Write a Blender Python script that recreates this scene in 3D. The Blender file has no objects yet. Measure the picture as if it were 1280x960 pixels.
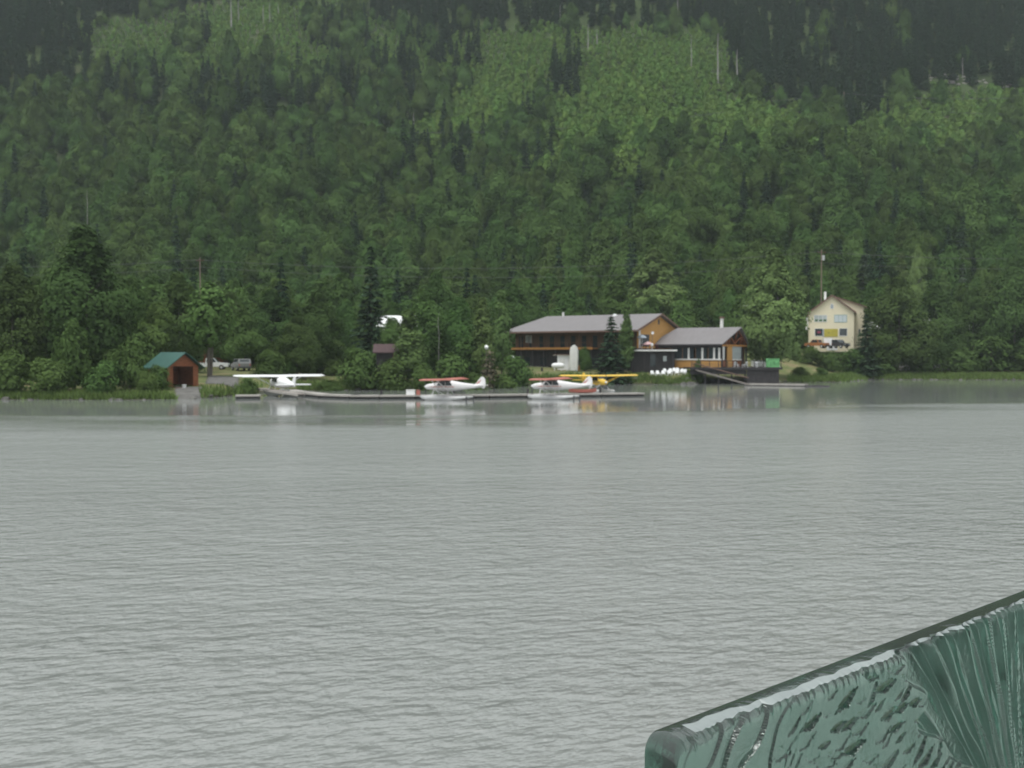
import bpy, math, random
import numpy as np
from mathutils import Vector, Matrix

C = bpy.context.scene
COL = C.collection
R = math.radians
random.seed(7)
RNG = np.random.default_rng(11)

# ------------------------------------------------------------------ camera
F = 1372.0                    # focal length in pixels of the 1280x960 photograph
CAMZ = 4.7                    # eye height above the lake
PITCH = math.atan(35.0 / F)   # looking slightly down
cam_d = bpy.data.cameras.new('camera')
cam_d.sensor_width = 36.0
cam_d.lens = 36.0 * F / 1280.0
cam_d.clip_start = 0.05
cam_d.clip_end = 5000
cam_d.dof.use_dof = True            # the lens is focused close, on the glass, so the far shore is soft
cam_d.dof.focus_distance = 1.65
cam_d.dof.aperture_fstop = 14.0
cam = bpy.data.objects.new('camera', cam_d)
COL.objects.link(cam)
cam.location = (0, 0, CAMZ)
cam.rotation_euler = (R(90) - PITCH, 0, 0)
C.camera = cam

# ------------------------------------------------------------------ sky, sun, exposure (overcast)
SUN_EL, SUN_AZ = R(70), R(215)
w = bpy.data.worlds.new('World')
C.world = w
w.use_nodes = True
nt = w.node_tree
nt.nodes.clear()
sky = nt.nodes.new('ShaderNodeTexSky')
sky.sky_type = 'NISHITA'
sky.sun_disc = False
sky.sun_elevation = SUN_EL
sky.sun_rotation = SUN_AZ
sky.dust_density = 3.0
hs = nt.nodes.new('ShaderNodeHueSaturation')
hs.inputs['Saturation'].default_value = 0.12
mx = nt.nodes.new('ShaderNodeMix')
mx.data_type = 'RGBA'
mx.inputs[0].default_value = 0.75                      # the even cloud cover
mx.inputs[7].default_value = (8.6, 9.2, 9.3, 1)
bg = nt.nodes.new('ShaderNodeBackground')
bg.inputs['Strength'].default_value = 0.1
wo = nt.nodes.new('ShaderNodeOutputWorld')
nt.links.new(sky.outputs[0], hs.inputs['Color'])
nt.links.new(hs.outputs[0], mx.inputs[6])
nt.links.new(mx.outputs[2], bg.inputs['Color'])
nt.links.new(bg.outputs[0], wo.inputs['Surface'])

sd = bpy.data.lights.new('sun', 'SUN')
sd.energy = 1.65
sd.angle = R(25)
sd.color = (1.0, 0.985, 0.96)
sun = bpy.data.objects.new('sun', sd)
COL.objects.link(sun)
sv = Vector((math.sin(SUN_AZ) * math.cos(SUN_EL), math.cos(SUN_AZ) * math.cos(SUN_EL), math.sin(SUN_EL)))
sun.rotation_euler = sv.to_track_quat('Z', 'Y').to_euler()
sun.location = sv * 300

C.view_settings.view_transform = 'Standard'
C.view_settings.look = 'None'
C.view_settings.gamma = 1.0
C.view_settings.use_curve_mapping = False
C.view_settings.exposure = 0.45
C.cycles.max_bounces = 10
C.cycles.transmission_bounces = 8
C.cycles.volume_bounces = 1

HAZE = 0.00013

# ------------------------------------------------------------------ geometry helpers
CP, SP = math.cos(PITCH), math.sin(PITCH)
def at(px, py, Y):
    """World point seen at photo pixel (px, py) at a distance Y along +y."""
    a, b = (px - 640.0) / F, (480.0 - py) / F
    d = (a, CP + b * SP, -SP + b * CP)
    k = Y / d[1]
    return Vector((d[0] * k, Y, CAMZ + d[2] * k))
def wat(px, py, z=0.0):
    a, b = (px - 640.0) / F, (480.0 - py) / F
    dy, dz = CP + b * SP, -SP + b * CP
    k = (z - CAMZ) / dz
    return Vector((a * k, dy * k, z))
def proj(x, y, z):
    z = z - CAMZ
    dep = y * CP - z * SP
    up = y * SP + z * CP
    return 640 + F * x / dep, 480 - F * up / dep

SHORE = [(-700, 496), (-200, 499), (0, 499.5), (150, 500), (240, 499), (288, 497), (312, 493), (345, 489), (420, 488), (500, 487),
         (600, 484.5), (660, 481.5), (760, 480), (850, 480.5), (868, 480), (885, 478), (980, 478), (985, 479), (1055, 477.5),
         (1085, 474.5), (1130, 474.5), (1280, 475), (1420, 475), (1900, 476)]
_sp = [wat(*p) for p in SHORE]
SHX = np.array([p.x for p in _sp]); SHY = np.array([p.y for p in _sp])
_o = np.argsort(SHX); SHX, SHY = SHX[_o], SHY[_o]
def shore(x): return np.interp(x, SHX, SHY)
def sm(t):
    t = np.clip(t, 0, 1); return t * t * (3 - 2 * t)
def tz(x, y):
    x = np.asarray(x, float); y = np.asarray(y, float)
    d = y - shore(x) + 0.7 * np.sin(x * 0.9) * np.exp(-((y - shore(x)) / 6.0) ** 2) * 0.4
    dp = np.maximum(d, 0)
    land = 0.9 * (1 - np.exp(-dp / 4.5)) + 0.036 * np.minimum(dp, 70)
    land = land + 3.3 * sm((d - 12) / 22) * sm((x - 26) / 20) + 0.95 * sm(d / 2.2) * sm((x + 6) / 8) * sm((38 - x) / 8)
    u = np.maximum(0, y - 256 + 10 * np.sin(x * 0.017 + 0.6) + 5 * np.sin(x * 0.043))
    u1 = np.minimum(u, 420)
    hill = 0.28 * u1 + 0.00085 * u1 ** 2 + np.minimum(np.maximum(u - 420, 0), 60) * 0.35
    hill = hill + sm(u / 120) * (5 * np.sin(x * 0.031 + y * 0.012) + 3.0 * np.sin(x * 0.07 - y * 0.05 + 1.3) + 1.2 * np.sin(x * 0.19 + y * 0.11))
    bed = np.maximum(-2.5, d * 0.22)
    near = 3.1 - 5.6 * sm((y - 2.6) / 7.5)
    return np.where(d > 0, land + hill, np.where(y < 12, np.maximum(near, -2.5), bed))
def ground_at(px, py, Y):
    """x for that pixel column at distance Y, standing on the terrain."""
    p = at(px, py, Y)
    return Vector((p.x, Y, float(tz(p.x, Y))))

def tag(o, label=None, cat=None, group=None, kind=None):
    if label: o['label'] = label
    if cat: o['category'] = cat
    if group: o['group'] = group
    if kind: o['kind'] = kind
    return o
def empty(name, loc, rz=0.0, label=None, cat=None, group=None):
    o = bpy.data.objects.new(name, None)
    o.empty_display_size = 0.3
    COL.objects.link(o)
    o.location = loc
    o.rotation_euler = (0, 0, rz)
    return tag(o, label, cat, group)
def kids(o): return [c for c in bpy.data.objects if c.parent == o]
def copy_tree(o, parent=None):
    c = o.copy(); COL.objects.link(c)
    if parent is not None: c.parent = parent
    for ch in o.children: copy_tree(ch, c)
    return c

class MB:
    """Collects faces; build() links them as one mesh object."""
    def __init__(s): s.v = []; s.f = []
    def add(s, vs, fs):
        b = len(s.v); s.v += [tuple(p) for p in vs]; s.f += [tuple(i + b for i in f) for f in fs]; return s
    def box(s, x0, x1, y0, y1, z0, z1, M=None):
        vs = [Vector(p) for p in ((x0, y0, z0), (x1, y0, z0), (x1, y1, z0), (x0, y1, z0), (x0, y0, z1), (x1, y0, z1), (x1, y1, z1), (x0, y1, z1))]
        if M is not None: vs = [M @ p for p in vs]
        return s.add(vs, [(0, 3, 2, 1), (4, 5, 6, 7), (0, 1, 5, 4), (1, 2, 6, 5), (2, 3, 7, 6), (3, 0, 4, 7)])
    def bar(s, p, q, wd, ht=None):
        """A square bar between two points."""
        p, q = Vector(p), Vector(q); ht = ht or wd
        d = (q - p).normalized()
        up = Vector((0, 0, 1)) if abs(d.z) < 0.95 else Vector((0, 1, 0))
        a = d.cross(up).normalized() * wd / 2; b = a.cross(d).normalized() * ht / 2
        vs = [p - a - b, p + a - b, p + a + b, p - a + b, q - a - b, q + a - b, q + a + b, q - a + b]
        return s.add(vs, [(0, 1, 2, 3), (7, 6, 5, 4), (0, 4, 5, 1), (1, 5, 6, 2), (2, 6, 7, 3), (3, 7, 4, 0)])
    def tube(s, pts, rad, n=8, cap=True):
        pts = [Vector(p) for p in pts]; rad = rad if hasattr(rad, '__len__') else [rad] * len(pts)
        vs, fs = [], []
        for i, p in enumerate(pts):
            d = (pts[min(i + 1, len(pts) - 1)] - pts[max(i - 1, 0)]).normalized()
            up = Vector((0, 0, 1)) if abs(d.z) < 0.9 else Vector((1, 0, 0))
            a = d.cross(up).normalized(); b = a.cross(d)
            for k in range(n):
                t = 2 * math.pi * k / n
                vs.append(p + (a * math.cos(t) + b * math.sin(t)) * rad[i])
        for i in range(len(pts) - 1):
            for k in range(n):
                fs.append((i * n + k, i * n + (k + 1) % n, (i + 1) * n + (k + 1) % n, (i + 1) * n + k))
        if cap: fs += [tuple(range(n - 1, -1, -1)), tuple(range((len(pts) - 1) * n, len(pts) * n))]
        return s.add(vs, fs)
    def loft(s, rings, cap=True):
        n = len(rings[0]); vs = [p for r in rings for p in r]; fs = []
        for i in range(len(rings) - 1):
            for k in range(n):
                fs.append((i * n + k, i * n + (k + 1) % n, (i + 1) * n + (k + 1) % n, (i + 1) * n + k))
        if cap: fs += [tuple(range(n - 1, -1, -1)), tuple(range((len(rings) - 1) * n, len(rings) * n))]
        return s.add(vs, fs)
    def prism(s, poly, off):
        """poly (3D points) pushed along off into a solid."""
        n = len(poly); off = Vector(off)
        vs = [Vector(p) for p in poly] + [Vector(p) + off for p in poly]
        return s.add(vs, [tuple(range(n - 1, -1, -1)), tuple(range(n, 2 * n))] + [(i, (i + 1) % n, n + (i + 1) % n, n + i) for i in range(n)])
    def build(s, name, m, parent=None, smooth=False, loc=None):
        me = bpy.data.meshes.new(name)
        me.from_pydata([tuple(p) for p in s.v], [], s.f)
        import bmesh
        bm = bmesh.new(); bm.from_mesh(me); bmesh.ops.recalc_face_normals(bm, faces=bm.faces); bm.to_mesh(me); bm.free()
        if smooth:
            for p in me.polygons: p.use_smooth = True
            try: me.set_sharp_from_angle(angle=R(40))
            except Exception: pass
        me.materials.append(m)
        o = bpy.data.objects.new(name, me); COL.objects.link(o)
        if parent is not None: o.parent = parent
        if loc is not None: o.location = loc
        return o

def np_mesh(name, V, Fq, m, tint=None, smooth=False):
    """Mesh from arrays: V (n,3), Fq (k,4) or (k,3)."""
    V = np.asarray(V, np.float32); Fq = np.asarray(Fq, np.int32)
    me = bpy.data.meshes.new(name)
    k = Fq.shape[1]
    me.vertices.add(len(V)); me.vertices.foreach_set('co', V.ravel())
    me.loops.add(Fq.size); me.loops.foreach_set('vertex_index', Fq.ravel())
    me.polygons.add(len(Fq)); me.polygons.foreach_set('loop_start', np.arange(0, Fq.size, k, dtype=np.int32))
    me.update(calc_edges=True)
    if smooth: me.polygons.foreach_set('use_smooth', np.ones(len(Fq), dtype=bool))
    if tint is not None:
        a = me.attributes.new('tint', 'FLOAT', 'FACE'); a.data.foreach_set('value', np.asarray(tint, np.float32))
    me.materials.append(m)
    return me
def obj(name, me, parent=None):
    o = bpy.data.objects.new(name, me); COL.objects.link(o)
    if parent is not None: o.parent = parent
    return o

# ------------------------------------------------------------------ materials
MATS = {}
def mat(name, col, rough=0.7, vary=0.12, scale=1.5, metal=0.0, bump=0.0, stretch=(1, 1, 1), coords='Object', spec=0.3):
    if name in MATS: return MATS[name]
    m = bpy.data.materials.new(name); m.use_nodes = True
    t = m.node_tree; b = t.nodes['Principled BSDF']
    b.inputs['Roughness'].default_value = rough; b.inputs['Metallic'].default_value = metal
    b.inputs['Specular IOR Level'].default_value = spec
    tc = t.nodes.new('ShaderNodeTexCoord'); mp = t.nodes.new('ShaderNodeMapping'); mp.inputs['Scale'].default_value = stretch
    nz = t.nodes.new('ShaderNodeTexNoise'); nz.inputs['Scale'].default_value = scale; nz.inputs['Detail'].default_value = 5
    rp = t.nodes.new('ShaderNodeMapRange'); rp.inputs['From Min'].default_value = 0.3; rp.inputs['From Max'].default_value = 0.7
    rp.inputs['To Min'].default_value = 1 - vary; rp.inputs['To Max'].default_value = 1 + vary
    mu = t.nodes.new('ShaderNodeVectorMath'); mu.operation = 'SCALE'; mu.inputs[0].default_value = col[:3]
    L = t.links.new
    L(tc.outputs[coords], mp.inputs['Vector']); L(mp.outputs[0], nz.inputs['Vector']); L(nz.outputs[0], rp.inputs['Value'])
    L(rp.outputs[0], mu.inputs['Scale']); L(mu.outputs[0], b.inputs['Base Color'])
    if bump:
        bp = t.nodes.new('ShaderNodeBump'); bp.inputs['Strength'].default_value = bump; bp.inputs['Distance'].default_value = 0.05
        L(nz.outputs[0], bp.inputs['Height']); L(bp.outputs[0], b.inputs['Normal'])
    MATS[name] = m; return m

def leaf_mat(name, col, var=0.24, trans=0.2, hue=0.014):
    m = bpy.data.materials.new(name); m.use_nodes = True
    t = m.node_tree; t.nodes.clear(); L = t.links.new
    out = t.nodes.new('ShaderNodeOutputMaterial')
    d = t.nodes.new('ShaderNodeBsdfDiffuse'); tr = t.nodes.new('ShaderNodeBsdfTranslucent'); ms = t.nodes.new('ShaderNodeMixShader')
    ms.inputs[0].default_value = trans
    at_ = t.nodes.new('ShaderNodeAttribute'); at_.attribute_name = 'tint'
    oi = t.nodes.new('ShaderNodeObjectInfo')
    h = t.nodes.new('ShaderNodeHueSaturation'); h.inputs['Color'].default_value = (*col, 1)
    mh = t.nodes.new('ShaderNodeMapRange'); mh.inputs['To Min'].default_value = 0.5 - hue; mh.inputs['To Max'].default_value = 0.5 + hue
    wn = t.nodes.new('ShaderNodeTexWhiteNoise'); wn.noise_dimensions = '1D'
    mv = t.nodes.new('ShaderNodeMapRange'); mv.inputs['To Min'].default_value = 1 - var * 0.7; mv.inputs['To Max'].default_value = 1 + var * 0.7
    mt = t.nodes.new('ShaderNodeMapRange'); mt.inputs['To Min'].default_value = 1 - var; mt.inputs['To Max'].default_value = 1 + var
    mm = t.nodes.new('ShaderNodeMath'); mm.operation = 'MULTIPLY'
    L(oi.outputs['Random'], mh.inputs['Value']); L(mh.outputs[0], h.inputs['Hue'])
    L(oi.outputs['Random'], wn.inputs['W']); L(wn.outputs['Value'], mv.inputs['Value'])
    L(at_.outputs['Fac'], mt.inputs['Value']); L(mv.outputs[0], mm.inputs[0]); L(mt.outputs[0], mm.inputs[1]); L(mm.outputs[0], h.inputs['Value'])
    L(h.outputs[0], d.inputs['Color']); L(h.outputs[0], tr.inputs['Color'])
    L(d.outputs[0], ms.inputs[1]); L(tr.outputs[0], ms.inputs[2]); L(ms.outputs[0], out.inputs['Surface'])
    return m

M_BROAD = leaf_mat('broadleaf_leaves', (0.084, 0.142, 0.043), var=0.34, hue=0.016, trans=0.25)
M_GRAND = leaf_mat('shade_toned_broadleaf_leaves', (0.066, 0.108, 0.036))  # big trees: the dimmer light of the left shore put into the leaf colour
M_BIRCH = leaf_mat('birch_leaves', (0.165, 0.245, 0.088), var=0.12, trans=0.3)
M_POPLAR = leaf_mat('poplar_leaves', (0.112, 0.165, 0.056), var=0.2)
M_BUSH = leaf_mat('bush_leaves', (0.080, 0.130, 0.040))
M_SPRUCE = leaf_mat('spruce_needles', (0.042, 0.075, 0.042), trans=0.15, var=0.2)
M_SPRUCE_G = leaf_mat('grey_spruce_needles', (0.085, 0.115, 0.075), trans=0.2, var=0.3)
M_ALDER = leaf_mat('alder_leaves', (0.160, 0.262, 0.070), var=0.18)
M_DRYPINE = leaf_mat('dry_pine_needles', (0.13, 0.12, 0.08), var=0.4)
M_GRASS = leaf_mat('shore_grass_blades', (0.15, 0.21, 0.065), var=0.3)
M_BARK = mat('bark', (0.11, 0.095, 0.08), 0.9, 0.3, 4, stretch=(1, 1, 0.25))
M_SNAG = mat('bleached_deadwood', (0.27, 0.255, 0.24), 0.9, 0.25, 3, stretch=(1, 1, 0.3))
M_WHITE = mat('white_paint', (0.80, 0.80, 0.80), 0.35, 0.05, 1.0)
M_PLANE = mat('aircraft_white', (0.74, 0.72, 0.72), 0.35, 0.07, 0.7)
M_OFFWHITE = mat('off_white_paint', (0.70, 0.69, 0.66), 0.5, 0.08, 1.0)
M_RED = mat('faded_red_paint', (0.42, 0.14, 0.11), 0.4, 0.12, 0.8)
M_YELLOW = mat('yellow_aircraft_paint', (0.70, 0.46, 0.07), 0.35, 0.08, 0.8)
M_FLOAT = mat('float_aluminium', (0.52, 0.52, 0.52), 0.4, 0.12, 2.0, metal=0.25)
M_DARKMETAL = mat('dark_metal', (0.07, 0.07, 0.075), 0.5, 0.15, 4)
M_GLASS = mat('dark_window_glass', (0.035, 0.045, 0.05), 0.08, 0.15, 1.0, spec=0.6)
M_PALEGLASS = mat('curtained_window_glass', (0.42, 0.46, 0.46), 0.15, 0.15, 2.0, spec=0.6)
M_RUBBER = mat('tyre_rubber', (0.02, 0.02, 0.02), 0.8, 0.2, 5)
M_ROOF = mat('grey_brown_roofing', (0.195, 0.182, 0.185), 0.75, 0.08, 1.2, stretch=(4, 0.3, 1))
M_GREENROOF = mat('green_metal_roofing', (0.024, 0.082, 0.066), 0.5, 0.12, 1.0)
M_ORANGE = mat('orange_stained_siding', (0.50, 0.27, 0.085), 0.65, 0.08, 1.0, stretch=(1, 1, 8))
M_CEDAR = mat('cedar_siding', (0.21, 0.072, 0.031), 0.7, 0.3, 1.5, stretch=(1, 1, 9))
M_BROWN = mat('brown_board_siding', (0.125, 0.070, 0.042), 0.75, 0.25, 1.3, stretch=(6, 6, 0.5))
M_DARKWOOD = mat('dark_weathered_timber', (0.040, 0.036, 0.038), 0.8, 0.3, 1.3, stretch=(5, 5, 0.6))
M_TRIM = mat('honey_timber_trim', (0.42, 0.20, 0.06), 0.6, 0.15, 2.0)
M_CREAM = mat('cream_siding', (0.71, 0.64, 0.47), 0.7, 0.06, 1.0, stretch=(1, 1, 10))
M_BROWNTRIM = mat('brown_fascia', (0.16, 0.10, 0.08), 0.7, 0.15, 2)
M_SIGNBOARD = mat('mustard_panel', (0.42, 0.36, 0.06), 0.6, 0.1, 2)
M_DOCK = mat('weathered_dock_boards', (0.36, 0.335, 0.31), 0.85, 0.22, 2.2, stretch=(3, 0.4, 1))
M_DOCKSIDE = mat('dark_dock_float', (0.028, 0.028, 0.028), 0.7, 0.3, 2)
M_GRAVEL = mat('gravel', (0.125, 0.12, 0.112), 0.95, 0.3, 1.2, bump=0.3)
M_ROCK = mat('rock_scree', (0.25, 0.23, 0.22), 0.95, 0.35, 0.5, bump=0.4)
M_CARWHITE = mat('white_car_paint', (0.76, 0.76, 0.76), 0.25, 0.03, 1, spec=0.5)
M_CARGREY = mat('grey_car_paint', (0.22, 0.22, 0.22), 0.25, 0.05, 1, spec=0.5)
M_CARDARK = mat('dark_car_paint', (0.055, 0.055, 0.06), 0.25, 0.05, 1, spec=0.5)
M_CARORANGE = mat('orange_car_paint', (0.32, 0.125, 0.04), 0.3, 0.05, 1, spec=0.5)
M_BANNER = mat('green_banner_cloth', (0.11, 0.30, 0.12), 0.7, 0.5, 2.2)
M_PINK = mat('faded_pink_canvas', (0.55, 0.36, 0.36), 0.8, 0.15, 2)
M_MAROON = mat('maroon_paint', (0.13, 0.035, 0.045), 0.6, 0.2, 2)
M_GREYBLUE = mat('grey_blue_canvas', (0.30, 0.34, 0.38), 0.8, 0.1, 2)
M_TEAL = mat('faded_teal_metal', (0.22, 0.34, 0.34), 0.6, 0.15, 2)
M_WIRE = mat('wire_aluminium', (0.13, 0.13, 0.13), 0.6, 0.1, 1)
M_GREYWOOD = mat('silvered_ramp_boards', (0.25, 0.22, 0.20), 0.85, 0.2, 2.0, stretch=(0.5, 4, 1))

# ------------------------------------------------------------------ ground (one sheet: near bank, lake bed, lawns, hillside)
def axis(parts):
    out = []
    for a, b, s in parts: out += list(np.arange(a, b, s))
    return np.array(out)
gx = axis([(-520, -150, 10), (-150, 190, 1.6), (190, 621, 10)])
gy = axis([(-40, 0, 8), (0, 14, 0.7), (14, 100, 12), (100, 262, 1.5), (262, 620, 6), (620, 1001, 20)])
GX, GY = np.meshgrid(gx, gy)
GZ = tz(GX, GY)
V = np.stack([GX.ravel(), GY.ravel(), GZ.ravel()], 1)
nx, ny = len(gx), len(gy)
ii = (np.arange(ny - 1)[:, None] * nx + np.arange(nx - 1)[None, :]).ravel()
FQ = np.stack([ii, ii + 1, ii + nx + 1, ii + nx], 1)
def ground_material():
    m = bpy.data.materials.new('ground_cover'); m.use_nodes = True
    t = m.node_tree; L = t.links.new; b = t.nodes['Principled BSDF']; b.inputs['Roughness'].default_value = 0.95; b.inputs['Specular IOR Level'].default_value = 0.1
    g = t.nodes.new('ShaderNodeNewGeometry')
    def noise(s, d=4):
        n = t.nodes.new('ShaderNodeTexNoise'); n.inputs['Scale'].default_value = s; n.inputs['Detail'].default_value = d
        L(g.outputs['Position'], n.inputs['Vector']); return n.outputs[0]
    def ramp(src, stops):
        r = t.nodes.new('ShaderNodeValToRGB'); e = r.color_ramp.elements
        while len(e) < len(stops): e.new(0.5)
        for k, (p, c) in enumerate(stops): e[k].position = p; e[k].color = (*c, 1)
        L(src, r.inputs[0]); return r.outputs[0]
    lawn = ramp(noise(0.35), [(0.30, (0.085, 0.110, 0.040)), (0.5, (0.130, 0.145, 0.060)), (0.66, (0.20, 0.165, 0.09)), (0.78, (0.10, 0.12, 0.05))])
    wood = ramp(noise(0.08), [(0.3, (0.035, 0.05, 0.022)), (0.6, (0.055, 0.08, 0.03)), (0.8, (0.08, 0.07, 0.045))])
    sx = t.nodes.new('ShaderNodeSeparateXYZ'); L(g.outputs['Position'], sx.inputs[0])
    mr = t.nodes.new('ShaderNodeMapRange'); mr.inputs['From Min'].default_value = 225; mr.inputs['From Max'].default_value = 255; L(sx.outputs['Y'], mr.inputs['Value'])
    mx = t.nodes.new('ShaderNodeMix'); mx.data_type = 'RGBA'; L(mr.outputs[0], mx.inputs[0]); L(lawn, mx.inputs[6]); L(wood, mx.inputs[7])
    mz = t.nodes.new('ShaderNodeMapRange'); mz.inputs['From Min'].default_value = 0.12; mz.inputs['From Max'].default_value = 0.4; L(sx.outputs['Z'], mz.inputs['Value'])
    mud = t.nodes.new('ShaderNodeMix'); mud.data_type = 'RGBA'; mud.inputs[6].default_value = (0.055, 0.055, 0.035, 1); L(mz.outputs[0], mud.inputs[0]); L(mx.outputs[2], mud.inputs[7])
    mn = t.nodes.new('ShaderNodeMapRange'); mn.inputs['From Min'].default_value = 12; mn.inputs['From Max'].default_value = 30; L(sx.outputs['Y'], mn.inputs['Value'])
    gr = t.nodes.new('ShaderNodeMix'); gr.data_type = 'RGBA'; L(ramp(noise(9.0), [(0.3, (0.06, 0.065, 0.06)), (0.7, (0.13, 0.135, 0.13))]), gr.inputs[6]); L(mn.outputs[0], gr.inputs[0]); L(mud.outputs[2], gr.inputs[7])
    L(gr.outputs[2], b.inputs['Base Color'])
    bp = t.nodes.new('ShaderNodeBump'); bp.inputs['Strength'].default_value = 0.6; bp.inputs['Distance'].default_value = 0.15; L(noise(3.0), bp.inputs['Height']); L(bp.outputs[0], b.inputs['Normal'])
    return m
ground = obj('ground', np_mesh('ground', V, FQ, ground_material(), smooth=True))
tag(ground, kind='structure')

# ------------------------------------------------------------------ lake
def water_material():
    m = bpy.data.materials.new('lake_water'); m.use_nodes = True
    t = m.node_tree; L = t.links.new; b = t.nodes['Principled BSDF']
    b.inputs['Base Color'].default_value = (0.256, 0.268, 0.257, 1); b.inputs['Roughness'].default_value = 0.05
    b.inputs['IOR'].default_value = 1.333; b.inputs['Specular IOR Level'].default_value = 0.5
    g = t.nodes.new('ShaderNodeNewGeometry')
    def noise(scale, rot, st, det=3, rough=0.55):
        mp = t.nodes.new('ShaderNodeMapping'); mp.vector_type = 'TEXTURE'; mp.inputs['Rotation'].default_value = (0, 0, R(rot)); mp.inputs['Scale'].default_value = (1 / st[0], 1 / st[1], 1)
        n = t.nodes.new('ShaderNodeTexNoise'); n.inputs['Scale'].default_value = scale; n.inputs['Detail'].default_value = det; n.inputs['Roughness'].default_value = rough
        L(g.outputs['Position'], mp.inputs['Vector']); L(mp.outputs[0], n.inputs['Vector']); return n.outputs[0]
    def math_(op, a, b_=None, clamp=False):
        n = t.nodes.new('ShaderNodeMath'); n.operation = op; n.use_clamp = clamp
        for k, v in enumerate((a, b_)):
            if v is None: continue
            if isinstance(v, (int, float)): n.inputs[k].default_value = v
            else: L(v, n.inputs[k])
        return n.outputs[0]
    sx = t.nodes.new('ShaderNodeSeparateXYZ'); L(g.outputs['Position'], sx.inputs[0])
    # sheltered water along the far shore stays smooth; the wind picks up farther out in ragged bands
    xr = math_('MAXIMUM', sx.outputs['X'], 0.0)
    edge = math_('ADD', math_('MULTIPLY', xr, 0.62), 80.0)                       # y where the ripples begin
    dd = math_('SUBTRACT', edge, sx.outputs['Y'])
    band = math_('MULTIPLY', math_('SUBTRACT', noise(1.0, 0, (0.022, 0.11, 1), 3), 0.5), 46.0)
    wind = math_('DIVIDE', math_('ADD', math_('ADD', dd, band), 6.0), 20.0, clamp=True)
    gust = noise(1.0, 3, (0.010, 0.05, 1), 3)
    gm = t.nodes.new('ShaderNodeMapRange'); gm.inputs['From Min'].default_value = 0.32; gm.inputs['From Max'].default_value = 0.62
    gm.inputs['To Min'].default_value = 0.28; gm.inputs['To Max'].default_value = 1.1; L(gust, gm.inputs['Value'])
    amp = math_('ADD', math_('MULTIPLY', wind, gm.outputs[0]), 0.012)
    L(math_('ADD', math_('MULTIPLY', wind, 0.17), 0.03), b.inputs['Roughness'])
    h = math_('ADD', math_('MULTIPLY', noise(1.0, 20, (2.4, 3.8, 1), 3, 0.5), 0.26), math_('MULTIPLY', noise(1.0, 8, (0.6, 1.1, 1), 2), 0.33))
    h = math_('ADD', h, math_('MULTIPLY', noise(1.0, 26, (5.0, 9.0, 1), 2, 0.5), 0.07))
    hh = math_('MULTIPLY', h, amp)
    bp = t.nodes.new('ShaderNodeBump'); bp.inputs['Strength'].default_value = 1.0; bp.inputs['Distance'].default_value = 1.1
    L(hh, bp.inputs['Height']); L(bp.outputs[0], b.inputs['Normal'])
    return m
lx = np.arange(-500, 601, 20.0); ly = np.arange(3.0, 300, 9.0)
LX, LY = np.meshgrid(lx, ly)
V = np.stack([LX.ravel(), LY.ravel(), np.zeros(LX.size)], 1)
nx, ny = len(lx), len(ly)
ii = (np.arange(ny - 1)[:, None] * nx + np.arange(nx - 1)[None, :]).ravel()
lake = obj('lake', np_mesh('lake', V, np.stack([ii, ii + 1, ii + nx + 1, ii + nx], 1), water_material(), smooth=True))
tag(lake, kind='structure')

# ------------------------------------------------------------------ tree prototypes (numpy leaf clouds)
def leaf_cloud(rng, cen, nrm, size, aspect=1.5, droop=None):
    """Diamond leaf faces at cen (n,3), facing nrm."""
    n = len(cen)
    nrm = nrm / np.maximum(np.linalg.norm(nrm, axis=1, keepdims=True), 1e-6)
    r = rng.normal(size=(n, 3)) if droop is None else droop + rng.normal(size=(n, 3)) * 0.25
    a = r - (r * nrm).sum(1, keepdims=True) * nrm
    a /= np.maximum(np.linalg.norm(a, axis=1, keepdims=True), 1e-6)
    b = np.cross(nrm, a)
    s = size * rng.uniform(0.7, 1.3, (n, 1))
    P = np.stack([cen - a * s * aspect * 0.5, cen + b * s * 0.5, cen + a * s * aspect * 0.5, cen - b * s * 0.5], 1)
    return P.reshape(-1, 3), np.arange(4 * n).reshape(n, 4)
def lump_crown(rng, H, Rm, z0, nl, per, leaf, prof, lump=(0.30, 0.48), up=0.5):
    cs, ns, ts = [], [], []
    for k in range(nl):
        t = (k + rng.uniform(0, 1)) / nl
        rr = Rm * prof(t); lr = Rm * rng.uniform(*lump) * (0.55 + 0.6 * prof(t))
        ang = rng.uniform(0, 2 * math.pi); rad = max(rr - lr * 0.7, 0) * math.sqrt(rng.uniform(0.15, 1))
        c = np.array([math.cos(ang) * rad, math.sin(ang) * rad, z0 + (H - z0) * t - lr * 0.35 * (1 if t > 0.8 else 0)])
        d = rng.normal(size=(per, 3)); d /= np.linalg.norm(d, axis=1, keepdims=True)
        rad_ = rng.uniform(0.25, 1, (per, 1)) ** 0.45
        wob = 1 + 0.25 * np.sin(d[:, :1] * 5 + k) * np.cos(d[:, 1:2] * 4 + k * 2)
        p = c + d * rad_ * lr * wob * np.array([1, 1, 0.85])
        cd = (p - np.array([0, 0, z0 + (H - z0) * 0.35])) / np.array([Rm, Rm, (H - z0) * 0.55])
        cs.append(p); ns.append(d * 0.5 + cd * 0.9 + np.array([0, 0, up * 0.8]) + rng.normal(size=(per, 3)) * 0.28)
        ts.append(np.clip(0.2 + rng.uniform(0.0, 1.0) * 0.4 + rng.uniform(0, 0.25, per), 0, 1))
    cs = np.concatenate(cs); ns = np.concatenate(ns); ts = np.concatenate(ts)
    keep = cs[:, 2] > 0.15
    P, Fc = leaf_cloud(rng, cs[keep], ns[keep], leaf)
    return P, Fc, ts[keep]
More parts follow.
